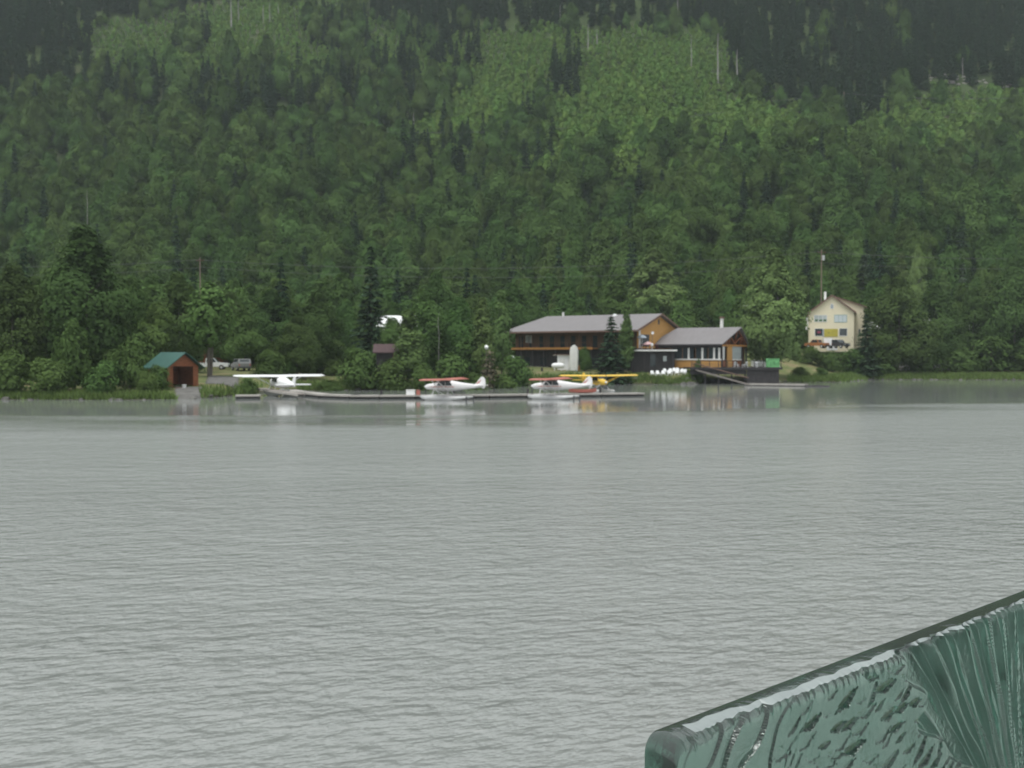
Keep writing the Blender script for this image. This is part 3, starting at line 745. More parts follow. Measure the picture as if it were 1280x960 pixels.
for a in [(419, 286, 335, None, 0.17, 'pale dead trunk on the lower slope above the white floatplane'),
          (289, -4, 40, None, 0.34, 'pale dead trunk near the top left of the clearing'), (298, 0, 30, None, 0.2, 'thinner dead trunk right beside the pale one at the top left of the clearing'),
          (329, 6, 34, None, 0.2, 'left trunk of the dead pair at the top left of the clearing'), (337, 4, 32, None, 0.2, 'right trunk of the dead pair at the top left of the clearing'),
          (348, 4, 26, None, 0.2, 'short dead trunk right of the dead pair'), (700, 6, 36, None, 0.26, 'pale dead trunk at the dark wood edge above the middle of the clearing'),
          (735, 30, 66, None, 0.24, 'left trunk of two dead stems high in the middle of the clearing'), (746, 36, 62, None, 0.22, 'right trunk of two dead stems high in the middle of the clearing'),
          (847, -6, 26, None, 0.24, 'pale dead trunk at the top edge of the clearing, right of its middle'), (864, 44, 92, None, 0.2, 'thin dead trunk standing in the clearing left of the dark corner wood'),
          (897, 42, 108, None, 0.3, 'tall dead trunk at the right edge of the clearing'), (921, 62, 110, None, 0.3, 'pale dead trunk in front of the dark corner wood'),
          (1203, 72, 98, None, 0.18, 'thin dead trunk above the rocky scar'), (62, -8, 12, None, 0.22, 'pale dead trunk at the top left corner'),
          (504, 146, 168, None, 0.2, 'left white stem under a leafy crown below the clearing'), (517, 140, 166, None, 0.2, 'right white stem under a leafy crown below the clearing'),
          (109, 236, 268, 330, 0.07, 'thin pale dead stem in the left hillside wood'), (548, 390, 440, 172, 0.04, 'bare pale stem between the half-hidden white house and the trees')]:
    snag(*a)
# rocky scar
rp = []
def hill_pt(px, py):
    for Yk in np.arange(300, 800, 2.0):
        p = at(px, py, Yk)
        if float(tz(p.x, Yk)) >= p.z: return p
    return p
g = np.random.default_rng(4)
mb = MB()
for k in range(150):
    px, py = g.uniform(1150, 1290), 0
    py = np.interp(px, [1150, 1185, 1250, 1290], [95, 98, 106, 115]) + g.normal() * 3.2
    p = hill_pt(px, py); s = g.uniform(0.3, 1.1)
    n = 7; a0 = g.uniform(0, 6)
    rings = [[(p.x + math.cos(a0 + 6.283 * j / n) * s * q * g.uniform(0.8, 1.2), p.y + math.sin(a0 + 6.283 * j / n) * s * q * g.uniform(0.8, 1.2), p.z + hz * s) for j in range(n)] for q, hz in ((1.2, -0.3), (1.0, 0.3), (0.5, 0.62))]
    mb.loft(rings)
tag(mb.build('rock_debris', M_ROCK), 'strip of pale broken rock at the foot of the dark wood', kind='stuff')

# ------------------------------------------------------------------ grass along the banks
def grass():
    g = np.random.default_rng(21); n = 30000
    u = g.uniform(0, 1, n)
    x = g.uniform(-60, 108, n)
    s = shore(x); d = np.abs(g.normal(size=n)) * 3.2 + 0.1
    x0_, _ = proj(x, s, 0 * x); d = np.where((x0_ > 648) & (x0_ < 862), d * 0.4, d)
    wide = (x > 58); d = np.where(wide & (g.uniform(size=n) < 0.7), g.uniform(0, 8, n), d)
    y = s + d; z = tz(x, y)
    qx, qy = proj(x, y, z)
    d = np.where(qx < 222, d * 0.45, d); y = s + d; z = tz(x, y)
    keep = ~((qx > 222) & (qx < 250)) & ~((qx > 872) & (qx < 985))
    keep &= ~((qx > 335) & (qx < 372) & (d < 3))
    keep &= ~((qx > 810) & (qx < 860) & (d > 1.6))
    x, y, z = x[keep], y[keep], z[keep]; n = len(x)
    h = g.uniform(0.35, 0.95, n); wd = g.uniform(0.06, 0.13, n); a = g.uniform(0, 6.28, n); lx = g.normal(size=n) * 0.25; ly = g.normal(size=n) * 0.25
    b = np.stack([x, y, z - 0.1], 1); dv = np.stack([np.cos(a) * wd, np.sin(a) * wd, np.zeros(n)], 1)
    tip = b + np.stack([lx, ly, h], 1)
    V = np.stack([b - dv, b + dv, tip], 1).reshape(-1, 3)
    o = obj('shore_grass', np_mesh('shore_grass', V, np.arange(3 * n).reshape(n, 3), M_GRASS, g.uniform(0, 1, n)))
    tag(o, 'tall grass along the far bank', kind='stuff')
grass()
def stones():
    g = np.random.default_rng(5); mb = MB()
    for k in range(260):
        x = g.uniform(-62, 108) if k < 170 else g.uniform(28, 38)
        y = float(shore(x)) + g.normal() * 0.5 + 0.3; z = float(tz(x, y)); s_ = g.uniform(0.12, 0.45)
        n = 6; a0 = g.uniform(0, 6)
        mb.loft([[(x + math.cos(a0 + 6.283 * j / n) * s_ * q * g.uniform(0.75, 1.25), y + math.sin(a0 + 6.283 * j / n) * s_ * q * g.uniform(0.75, 1.25), z + hz * s_) for j in range(n)] for q, hz in ((1.1, -0.3), (1.0, 0.25), (0.5, 0.5))])
    tag(mb.build('shore_stones', mat('wet_stone', (0.12, 0.115, 0.105), 0.8, 0.4, 1.2)), 'small dark stones along the far waterline', kind='stuff')
stones()
def patch(name, poly_px, m, lift=0.03):
    """A thin sheet on the terrain; poly_px is (px, Y) pairs walked round."""
    import bmesh
    pts = [(at(px, 450, Y).x, Y) for px, Y in poly_px]
    xs = [p[0] for p in pts]; ys = [p[1] for p in pts]
    g = np.meshgrid(np.linspace(min(xs), max(xs), 26), np.linspace(min(ys), max(ys), 26))
    X, Yg = g[0], g[1]; Z = tz(X, Yg) + lift
    ins = inside(X.ravel(), Yg.ravel(), pts)
    ii = (np.arange(25)[:, None] * 26 + np.arange(25)[None, :]).ravel()
    q = np.stack([ii, ii + 1, ii + 27, ii + 26], 1); q = q[ins[q].all(1)]
    o = obj(name, np_mesh(name, np.stack([X.ravel(), Yg.ravel(), Z.ravel()], 1), q, m, smooth=True))
    tag(o, kind='structure')
patch('gravel_ramp', [(216, 119), (252, 119), (254, 128), (218, 128)], M_GRAVEL)
patch('gravel_yard', [(254, 132), (300, 132), (300, 146), (258, 150)], M_GRAVEL, 0.05)
patch('gravel_path', [(640, 203), (760, 196), (760, 200), (640, 207)], M_GRAVEL)
patch('road', [(-100, 232), (1500, 232), (1500, 238), (-100, 238)], M_GRAVEL, 0.06)

# ------------------------------------------------------------------ building helpers
def frame_window(p, x0, x1, z0, z1, y, parent_name='window', glass=None, frame=None, mull=0, deep=0.05, sub_rows=0):
    """Window on a wall facing -y in local space: frame part with a pane sub-part."""
    frame = frame or M_OFFWHITE; fb = MB(); w_ = 0.09
    fb.box(x0 - w_, x1 + w_, y - deep, y + 0.02, z1, z1 + w_); fb.box(x0 - w_, x1 + w_, y - deep, y + 0.02, z0 - w_, z0)
    fb.box(x0 - w_, x0, y - deep + 0.004, y + 0.02, z0, z1); fb.box(x1, x1 + w_, y - deep + 0.004, y + 0.02, z0, z1)
    for k in range(mull):
        xm = x0 + (x1 - x0) * (k + 1) / (mull + 1); fb.box(xm - 0.04, xm + 0.04, y - deep + 0.006, y + 0.02, z0, z1)
    for k in range(sub_rows):
        zm = z0 + (z1 - z0) * (k + 1) / (sub_rows + 1); fb.box(x0, x1, y - deep + 0.008, y + 0.02, zm - 0.035, zm + 0.035)
    f = fb.build(parent_name, frame, p)
    MB().box(x0, x1, y - 0.02, y + 0.015, z0, z1).build('pane', glass or M_GLASS, f)
    return f

# ---- boathouse (green roof, orange cedar walls, open front)
b0 = ground_at(229, 480, 127.5)
bt = empty('boathouse', (b0.x, 127.5, 1.05), R(-38), 'small cedar boathouse with a green metal roof and dark open doorway', 'boathouse')
# local: x along the gable end that shows right (front), ridge along -x.. : length L along x, gable end at +x
L_, D_, EH, RH = 3.9, 4.2, 2.45, 4.0
MB().box(-L_, 0, -D_ / 2, -D_ / 2 + 0.12, -0.4, EH).build('wall', M_CEDAR, bt)
MB().box(-L_, 0, D_ / 2 - 0.12, D_ / 2, -0.4, EH).build('wall', M_CEDAR, bt)
MB().box(-L_, -L_ + 0.12, -D_ / 2 + 0.12, D_ / 2 - 0.12, -0.4, EH).build('wall', M_CEDAR, bt)
gb = MB(); gb.box(-0.12, 0, -D_ / 2 + 0.12, -1.45, -0.4, EH); gb.box(-0.12, 0, 1.45, D_ / 2 - 0.12, -0.4, EH)
gb.prism([(-0.12, -D_ / 2, EH), (-0.12, D_ / 2, EH), (-0.12, 0, RH - 0.05)], (0.118, 0, 0))
gb.build('gable_wall', M_CEDAR, bt)
for s_ in (-1, 1):
    MB().prism([(-L_ - 0.4, s_ * (D_ / 2 + 0.55), EH - 0.28), (0.6, s_ * (D_ / 2 + 0.55), EH - 0.28), (0.6, 0, RH), (-L_ - 0.4, 0, RH)], (0, 0, 0.1)).build('roof_slope', M_GREENROOF, bt)
MB().box(-0.16, 0.03, -1.5, -1.38, 0, EH - 0.1).build('door_post', M_CEDAR, bt); MB().box(-0.16, 0.03, 1.38, 1.5, 0, EH - 0.1).build('door_post', M_CEDAR, bt)
MB().box(-L_ + 0.13, -0.05, -D_ / 2 + 0.13, D_ / 2 - 0.13, -0.3, 0.06).build('floor', M_DARKWOOD, bt)
MB().box(-0.02, 0.9, -1.4, 1.4, -0.35, 0.02).build('step', M_CEDAR, bt)
e = empty('cooler_box', (b0.x + 0.5, 126.2, 0.98), 0.3, 'small white tub on the step of the boathouse', 'tub')
MB().loft([[(math.cos(k * .785) * r_, math.sin(k * .785) * r_, z_) for k in range(8)] for r_, z_ in ((0.2, 0), (0.26, 0.4), (0.28, 0.42), (0.25, 0.44))]).build('tub', M_WHITE, e, True)

# ---- lodge
c0 = at(798, 450, 190)
lo = empty('lodge', (c0.x, 190, 2.15), R(-35), 'long two-storey lodge with a low grey roof, balcony and orange gable end', 'lodge')
L_, D_ = 27.0, 15.0; EH = 7.15; RH = 9.9
base = 0.0
MB().box(-L_, -0.0, 1.6, D_, -0.8, 3.9).build('lower_wall', M_DARKWOOD, lo)
MB().box(-L_, -0.3, 1.6, D_, 3.9, EH + 0.15).build('upper_wall', M_BROWN, lo)
MB().prism([(-0.3, 0, 3.9), (-0.3, D_, 3.9), (-0.3, D_, EH + 0.1), (-0.3, D_ / 2, RH - 0.12), (-0.3, 0, EH + 0.1)], (0.32, 0, 0)).build('gable_wall', M_ORANGE, lo)
rf = MB()   # hipped at the left end, gabled at the right
rf.prism([(-L_ - 0.9, -1.7, EH - 0.35), (0.7, -1.7, EH - 0.35), (0.7, D_ / 2, RH), (-L_ + 3.2, D_ / 2, RH)], (0, 0, 0.22))
roof = rf.build('roof', M_ROOF, lo)
MB().prism([(-L_ - 0.9, D_ + 1.0, EH - 0.1), (-L_ + 3.2, D_ / 2, RH), (0.7, D_ / 2, RH), (0.7, D_ + 1.0, EH - 0.1)], (0, 0, 0.21)).build('roof_slope', M_ROOF, lo)
MB().prism([(-L_ - 0.9, -1.7, EH - 0.35), (-L_ + 3.2, D_ / 2, RH), (-L_ - 0.9, D_ + 1.0, EH - 0.1)], (0, 0, 0.2)).build('hip_slope', M_ROOF, lo)
fb = MB(); fb.bar((0.74, -1.7, EH - 0.28), (0.74, D_ / 2, RH + 0.06), 0.1, 0.34); fb.bar((0.74, D_ / 2, RH + 0.06), (0.74, D_ + 1.0, EH - 0.02), 0.1, 0.34)
fb.build('bargeboard', M_BROWNTRIM, lo)
MB().box(-L_ - 0.9, 0.6, -1.78, -1.7, EH - 0.42, EH - 0.12).build('fascia', M_BROWNTRIM, lo)
# balcony along the front
MB().box(-L_ - 0.3, -9.0, -0.25, 1.58, 3.80, 4.02).build('balcony_floor', M_TRIM, lo)
MB().box(-L_ - 0.3, -9.0, -0.33, -0.255, 3.72, 4.12).build('balcony_fascia', M_TRIM, lo)
for k in range(8):
    x_ = -L_ - 0.1 + k * 2.52
    MB().box(x_ - 0.07, x_ + 0.07, -0.2, -0.06, -0.6, 3.79).build('balcony_post', M_DARKWOOD, lo)
    MB().box(x_ - 0.06, x_ + 0.06, -0.2, -0.08, 4.03, 6.62).build('balcony_post', M_BROWN, lo)
rb = MB(); rb.box(-L_ - 0.3, -9.0, -0.2, -0.12, 4.9, 5.0)
rail = rb.build('balcony_rail', M_BROWN, lo)
for k in range(9):
    x_ = -L_ + 0.8 + k * 2.3
    frame_window(lo, x_, x_ + 0.95, 4.1, 6.2, 1.59, 'balcony_door' if k % 2 else 'window', M_GLASS, M_BROWN)
frame_window(lo, -L_ + 2.4, -L_ + 3.6, 5.0, 6.3, 1.585, 'window', M_PALEGLASS, M_OFFWHITE)
for k in range(5):
    x_ = -L_ + 2 + k * 3.6
    frame_window(lo, x_, x_ + 1.3, 0.9, 2.3, 1.59, 'window', M_GLASS, M_DARKWOOD)
# gable end wall window and vent
for (y0_, y1_, z0_, z1_, mm, nm) in ((0.8, 3.9, 4.2, 6.3, M_GLASS, 'window'), (D_ / 2 - 0.25, D_ / 2 + 0.3, 8.2, 9.1, M_DARKMETAL, 'gable_vent')):
    MB().box(0.02, 0.05, y0_, y1_, z0_, z1_).build(nm, mm, lo)
MB().box(0.022, 0.06, 0.05, 0.7, 3.9, 7.1).build('corner_board', M_OFFWHITE, lo)
MB().box(-20.2, -19.9, D_ / 2 - 0.3, D_ / 2, RH, RH + 0.9).build('flue', M_OFFWHITE, lo)
MB().loft([[(-8.6 + math.cos(k * .785) * r_, D_ / 2 - 0.6 + math.sin(k * .785) * r_, z_) for k in range(8)] for r_, z_ in ((0.4, RH - 0.1), (0.42, RH + 0.1), (0.3, RH + 0.28), (0.1, RH + 0.32))]).build('roof_vent', M_WHITE, lo, True)

# ---- low dark annex in front of the lodge gable
c1 = at(783, 450, 190)
an = empty('annex', (c1.x, 189.3, 1.7), R(-5), 'low dark flat-roofed annex between the lodge and the timber pavilion', 'annex')
W_ = 8.2
MB().box(0.9, W_, 0, 6, -0.8, 3.85).build('wall', M_DARKWOOD, an)
MB().box(-0.4, W_ + 0.3, -0.9, 6.2, 3.85, 4.02).build('roof', M_ROOF, an)
MB().box(-0.45, W_ + 0.35, -0.98, -0.9, 3.83, 4.08).build('fascia', M_OFFWHITE, an)
frame_window(an, 6.2, 6.8, 2.1, 3.0, -0.001, 'window', M_PALEGLASS, M_DARKWOOD)
frame_window(an, 4.0, 4.9, 1.2, 3.2, -0.001, 'door', M_GLASS, M_DARKWOOD)
for x_ in (3.0, 7.9): MB().box(x_ - 0.08, x_ + 0.08, -0.85, -0.7, -0.6, 3.84).build('post', M_DARKWOOD, an)
rl = MB()
for x_ in np.linspace(2.2, 5.2, 4): rl.box(x_ - 0.04, x_ + 0.04, -0.6, -0.52, 4.02, 4.9)
rl.box(2.2, 5.2, -0.6, -0.52, 4.9, 4.98); rl.build('railing', M_MAROON, an)
def umbrella(px, py_top, Y, z0, rr, m, lab, pole_m=M_OFFWHITE):
    p = at(px, py_top, Y); H = p.z - z0
    e = empty('patio_umbrella', (p.x, Y, z0), 0.2, lab, 'umbrella')
    MB().tube([(0, 0, 0), (0, 0, H + 0.12)], 0.035, 6).build('pole', pole_m, e)
    MB().loft([[(math.cos(k * .785) * r_, math.sin(k * .785) * r_, z_) for k in range(8)] for r_, z_ in ((rr * 0.98, H - rr * 0.66), (rr, H - rr * 0.6), (rr * 0.72, H - rr * 0.24), (0.08, H))]).build('canopy', m, e)
    MB().loft([[(math.cos(k * .785) * r_, math.sin(k * .785) * r_, z_) for k in range(8)] for r_, z_ in ((0.28, 0), (0.26, 0.08), (0.08, 0.12))]).build('foot', M_DARKMETAL, e)
umbrella(802.5, 418.5, 189.6, 5.73, 0.85, M_GREYBLUE, 'grey-blue domed umbrella on the annex roof in front of the orange gable')
umbrella(810, 427.0, 189.6, 5.73, 0.95, M_PINK, 'faded pink umbrella on the annex roof beside the maroon railing')
p = at(815.5, 416, 190.6)
e = empty('satellite_dish', (p.x, 190.6, 5.73), R(10), 'white round dish on a short mast above the annex roof', 'dish')
MB().tube([(0, 0, 0), (0, 0, p.z - 5.73)], 0.04, 6).build('mast', M_WIRE, e)
MB().loft([[(math.cos(k * .52) * r_, -0.1 - y_, p.z - 5.73 + math.sin(k * .52) * r_) for k in range(12)] for r_, y_ in ((0.02, -0.05), (0.15, -0.03), (0.26, 0.05), (0.25, 0.06), (0.13, 0.0))]).build('dish', M_WHITE, e, True)
p = at(815, 429, 188.4)
e = empty('deck_lamp', (p.x, 188.4, 5.73), 0, 'white lantern on a post at the annex roof edge', 'lantern')
MB().tube([(0, 0, 0), (0, 0, 0.7)], 0.05, 6).build('post', M_OFFWHITE, e)
MB().loft([[(math.cos(k * .785) * r_, math.sin(k * .785) * r_, z_) for k in range(8)] for r_, z_ in ((0.1, 0.7), (0.24, 0.78), (0.24, 1.05), (0.08, 1.15))]).build('lantern', M_WHITE, e)

# ---- timber pavilion with the trussed gable and its deck
c2 = at(902, 450, 188)
pv = empty('pavilion', (c2.x, 188, 2.85), R(-35), 'timber lakeside pavilion with a grey roof and open trussed gable', 'pavilion')
L_, D_, EH, RH = 14.0, 10.6, 3.95, 6.75
for s_, y_ in ((-1, 0), (1, D_)):
    MB().prism([(-L_, y_ + s_ * 0.5, EH - 0.2), (0.35, y_ + s_ * 0.5, EH - 0.2), (1.35, D_ / 2, RH), (-L_ + 3.0, D_ / 2, RH)], (0, 0, 0.16)).build('roof_slope', M_ROOF, pv)
MB().prism([(-L_, -0.5, EH - 0.2), (-L_ + 3.0, D_ / 2, RH), (-L_, D_ + 0.5, EH - 0.2)], (0, 0, 0.15)).build('roof_slope', M_ROOF, pv)
MB().box(-L_, 0.3, -0.58, -0.5, EH - 0.34, EH - 0.06).build('fascia', M_DARKWOOD, pv)
MB().box(-L_, -0.1, 0.0, 0.16, EH - 0.7, EH - 0.16).build('eave_beam', M_DARKWOOD, pv)
MB().box(-0.2, 0.1, 0.17, D_, EH - 0.45, EH - 0.12).build('tie_beam', M_TRIM, pv)
tb = [((0.0, 0, EH - 0.1), (0.6, D_ / 2, RH - 0.25)), ((0.0, D_, EH - 0.1), (0.6, D_ / 2, RH - 0.25)), ((0.0, D_ / 2, EH - 0.1), (0.5, D_ / 2, RH - 0.4)),
      ((0.0, D_ / 2, EH), (0.2, D_ * 0.27, EH + 1.35)), ((0.0, D_ / 2, EH), (0.2, D_ * 0.73, EH + 1.35)), ((0, D_ * 0.27, EH - 0.1), (0.2, D_ * 0.27, EH + 1.35)), ((0, D_ * 0.73, EH - 0.1), (0.2, D_ * 0.73, EH + 1.35)),
      ((0, D_ * 0.14, EH - 0.1), (0.2, D_ * 0.27, EH + 1.3)), ((0, D_ * 0.86, EH - 0.1), (0.2, D_ * 0.73, EH + 1.3))]
for p_, q_ in tb: MB().bar(p_, q_, 0.2, 0.24).build('truss_beam', M_CEDAR, pv)
MB().prism([(-1.6, 0.3, EH - 0.1), (-1.6, D_ - 0.3, EH - 0.1), (-1.6, D_ / 2, RH - 0.2)], (0.1, 0, 0)).build('gable_back', M_BROWN, pv)
# front: wood dado, white sill, columns, glazing behind
MB().box(-L_ + 4.2, -0.15, 0.02, 0.14, -0.2, 1.15).build('front_dado', M_ORANGE, pv)
MB().box(-L_ + 4.0, 0.0, -0.1, 0.2, 1.15, 1.36).build('window_sill', M_OFFWHITE, pv)
for x_ in (-L_ + 4.4, -7.4, -4.9, -2.5):
    MB().box(x_ - 0.08, x_ + 0.08, 0.02, 0.14, 1.37, EH - 0.7).build('mullion', M_BROWN, pv)
for x_ in (-6.2, -3.6, -1.4, -0.45):
    MB().box(x_ - 0.17, x_ + 0.17, -0.02, 0.12, 1.362, EH - 0.7).build('white_jamb', M_OFFWHITE, pv)
for k, x_ in enumerate((-9.4, -7.3, -4.8, -2.4)):
    MB().box(x_, x_ + 2.0, 0.06, 0.1, 1.38, EH - 0.72).build('window_pane', M_GLASS, pv)
MB().box(-L_, -0.3, D_ - 0.2, D_ - 0.02, -0.2, EH).build('back_wall', M_BROWN, pv)
MB().box(-L_, -L_ + 0.2, 0.1, D_ - 0.22, -0.2, EH).build('side_wall', M_BROWN, pv)
MB().box(-L_ + 0.3, -L_ + 4.1, 0.02, 0.14, -0.2, EH - 0.72).build('front_wall', M_BROWN, pv)
# gable end: wood pier, white-framed windows
MB().box(-0.14, 0.0, 0.3, 1.7, 0, 1.15).build('end_dado', M_CEDAR, pv)
MB().box(-0.15, 0.005, 0.2, 1.2, 1.15, EH - 0.46).build('white_jamb', M_OFFWHITE, pv)
MB().box(-0.16, 0.03, 2.4, 4.4, -0.1, EH - 0.46).build('pier', M_ORANGE, pv)
MB().box(-0.14, 0.0, 4.5, 8.4, 0, 1.1).build('end_dado', M_CEDAR, pv)
MB().box(-0.2, 0.06, 4.45, 8.6, 1.1, 1.3).build('window_sill', M_OFFWHITE, pv)
MB().box(-0.1, -0.04, 4.5, 8.4, 1.31, EH - 0.46).build('window_pane', M_PALEGLASS, pv)
for y_ in (0.1, 8.55, D_ - 0.1): MB().box(-0.1, 0.12, y_ - 0.12, y_ + 0.12, -0.2, EH - 0.46).build('corner_post', M_DARKWOOD, pv)
p = at(915.5, 409, 196); 
ch = MB(); ch.box(-0.22, 0.22, -0.22, 0.22, 0, 2.1); 
q_ = pv.matrix_basis.inverted() @ Vector((p.x, 196, 2.85 + RH - 0.2)) if False else None
MB().box(-2.6, -2.15, D_ / 2 - 0.2, D_ / 2 + 0.25, RH - 0.2, RH + 1.7).build('chimney', M_OFFWHITE, pv)
MB().box(-2.72, -2.03, D_ / 2 - 0.32, D_ / 2 + 0.37, RH + 1.7, RH + 2.0).build('chimney_cap', M_BROWNTRIM, pv)

# deck built out over the water
dk_a = wat(858, 481.0); 
dk = empty('lakeside_deck', (at(936, 450, 183.5).x, 183.5, 2.72), 0, 'dark timber deck built out over the water in front of the pavilion', 'deck')
MB().box(-9.6, 5.6, 0.3, 16, -0.22, 0.06).build('deck_boards', M_DARKWOOD, dk)
MB().box(-0.2, 5.2, 0.5, 0.62, -2.75, -0.23).build('skirt', M_DARKWOOD, dk)
MB().box(5.08, 5.2, 0.63, 9, -2.75, -0.23).build('skirt', M_DARKWOOD, dk)
MB().box(-9.6, -0.22, 0.7, 0.8, -1.1, -0.23).build('skirt', M_DARKWOOD, dk)
MB().box(-9.7, 5.7, 0.2, 0.3, -0.3, 0.1).build('edge_beam', M_DARKWOOD, dk)
for x_ in np.linspace(-9.3, -0.4, 5): MB().box(x_ - 0.1, x_ + 0.1, 1.0, 1.2, -3.4, -0.23).build('pile', M_DARKWOOD, dk)
for x_ in np.linspace(-9.5, 5.5, 11): MB().box(x_ - 0.05, x_ + 0.05, 0.33, 0.43, 0.07, 1.14).build('rail_post', M_DARKWOOD, dk)
for z_ in (0.3, 0.62): MB().box(-9.55, 5.55, 0.36, 0.4, z_, z_ + 0.05).build('rail', M_DARKWOOD, dk)
MB().box(-9.6, 5.6, 0.31, 0.46, 1.14, 1.22).build('top_rail', M_DARKWOOD, dk)
pb = at(958, 448, 183.4); pe = at(975, 459, 183.4)
bn = MB()
n = 12; rows = []
for k in range(n + 1):
    x_ = pb.x + (pe.x - pb.x) * k / n
    rows.append([(x_, 183.72 + 0.03 * math.sin(k * 1.3), z_) for z_ in (pe.z, pb.z)] + [(x_, 183.74 + 0.03 * math.sin(k * 1.3), z_) for z_ in (pb.z, pe.z)])
bn.loft(rows); tag(bn.build('banner', M_BANNER), 'bright green cloth banner hung on the deck railing', 'banner')

def white_chair(loc, rz, lab, grp, s=1.0):
    e = empty('lawn_chair', loc, rz, lab, 'chair', grp)
    e.scale = (s, s, s)
    MB().prism([(-0.3, -0.3, 0.40), (0.3, -0.3, 0.40), (0.27, 0.25, 0.33), (-0.27, 0.25, 0.33)], (0, 0, 0.04)).build('seat', M_WHITE, e)
    MB().prism([(-0.27, 0.25, 0.36), (0.27, 0.25, 0.36), (0.31, 0.45, 0.88), (0.16, 0.5, 1.03), (-0.16, 0.5, 1.03), (-0.31, 0.45, 0.88)], (0, 0.04, 0.01)).build('backrest', M_WHITE, e)
    for s_ in (-1, 1):
        MB().box(s_ * 0.36 - 0.05, s_ * 0.36 + 0.05, -0.36, 0.36, 0.58, 0.62).build('armrest', M_WHITE, e)
        MB().box(s_ * 0.34 - 0.03, s_ * 0.34 + 0.03, -0.32, -0.24, 0, 0.58).build('leg', M_WHITE, e)
        MB().bar((s_ * 0.33, 0.3, 0.58), (s_ * 0.33, 0.42, 0), 0.06).build('leg', M_WHITE, e)
    return e
first = None
CH = [(816, 467.5, 184.3, 'white lawn chair at the left end of the front row on the bank'), (822.5, 467.5, 184.3, 'second white lawn chair of the front row on the bank'),
      (829, 467, 184.4, 'third white lawn chair of the front row on the bank'), (837, 466.5, 184.4, 'fourth white lawn chair of the front row on the bank'),
      (846, 466, 184.5, 'white lawn chair at the right end of the front row on the bank'),
      (832.5, 461, 186.2, 'white lawn chair at the left end of the back row by the annex'), (838.5, 461, 186.0, 'second white lawn chair of the back row by the annex'),
      (842.5, 460, 186.6, 'third white lawn chair of the back row by the annex'), (848, 458.5, 187.2, 'fourth white lawn chair of the back row, set farthest back'),
      (851.5, 462, 186.0, 'fifth white lawn chair of the back row, near the pavilion wall'), (855, 463, 185.6, 'white lawn chair at the right end of the back row')]
chair0 = None
for k, (px, py, Y, lab) in enumerate(CH):
    gp = ground_at(px, py, Y)
    rz = [0.2, 0.1, -0.1, 0.15, -0.3, 0.4, 0.0, -0.2, 0.2, -0.5, -0.6][k]
    if chair0 is None: o = chair0 = white_chair(gp, rz, lab, 'white lawn chairs on the bank', 0.94)
    else:
        o = copy_tree(chair0); o.location = gp; o.rotation_euler = (0, 0, rz); o['label'] = lab
for px, Y, lab, rz in ((920.5, 186.2, 'left white chair on the deck under the trussed gable', 2.6), (931, 186.4, 'right white chair on the deck under the trussed gable', 3.6), (945, 186.6, 'white chair on the deck left of the white table', 3.0)):
    o = copy_tree(chair0); o.location = (at(px, 450, Y).x, Y, 2.785); o.rotation_euler = (0, 0, rz); o['label'] = lab; o['group'] = 'white chairs on the deck'
p = at(951, 450, 185.6)
e = empty('deck_table', (p.x, 185.6, 2.785), 0, 'white table on the deck behind the green banner', 'table')
MB().box(-0.8, 0.8, -0.45, 0.45, 0.72, 0.77).build('table_top', M_WHITE, e)
for sx_ in (-1, 1):
    for sy_ in (-1, 1): MB().box(sx_ * 0.7 - 0.04, sx_ * 0.7 + 0.04, sy_ * 0.35 - 0.04, sy_ * 0.35 + 0.04, 0, 0.719).build('leg', M_WHITE, e)

# gangway down to a small float
ga, gb_ = at(868, 461.5, 184.5), wat(936, 480.5, 0.35)
gw = empty('gangway', (0, 0, 0), 0, 'sloping timber gangway from the bank down to the small float', 'gangway')
off = Vector((0, 1.3, 0))
MB().prism([ga, gb_, gb_ + off, ga + off], (0, 0, 0.1)).build('walkway', M_DARKWOOD, gw)
for o_, mm, dz in ((Vector((0, -0.04, 0)), M_BROWNTRIM, 0.0), (Vector((0, 1.38, 0)), M_BROWNTRIM, 0.0)):
    MB().bar(ga + o_ + Vector((0, 0, 1.05)), gb_ + o_ + Vector((0, 0, 1.0)), 0.08, 0.1).build('handrail', mm, gw)
    MB().bar(ga + o_ + Vector((0, 0, -0.05)), gb_ + o_ + Vector((0, 0, -0.02)), 0.1, 0.22).build('stringer', M_GREYWOOD, gw)
    for k in range(6):
        p = ga.lerp(gb_, k / 5) + o_; MB().box(p.x - 0.04, p.x + 0.04, p.y - 0.035, p.y + 0.035, p.z + 0.06, p.z + 1.05).build('rail_post', M_DARKWOOD, gw)
fa, fb_ = wat(931, 482), wat(1006, 483)
fl = empty('small_float', ((fa.x + fb_.x) / 2, (fa.y + fb_.y) / 2, 0), math.atan2(fb_.y - fa.y, fb_.x - fa.x), 'small pale-edged floating platform below the deck', 'float')
hl = (fb_ - fa).length / 2
MB().box(-hl, hl, 0, 2.2, 0.12, 0.34).build('deck_boards', M_GREYWOOD, fl); MB().box(-hl + 0.1, hl - 0.1, 0.1, 2.1, -0.3, 0.119).build('flotation', M_DOCKSIDE, fl)
MB().box(-hl, hl, -0.06, -0.003, 0.1, 0.36).build('edge_strip', M_DOCK, fl)
la, lb = wat(1006, 483.3), wat(1041, 483.6)
lg = empty('boom_log', la, 0, 'dark floating log at the right end of the small float', 'log')
MB().tube([(0.1, 0.5, 0), ((lb - la).x * 0.5, 0.6, 0.03), ((lb - la).x, 0.4, 0)], [0.2, 0.22, 0.16], 8).build('log', M_DARKWOOD, lg, True)

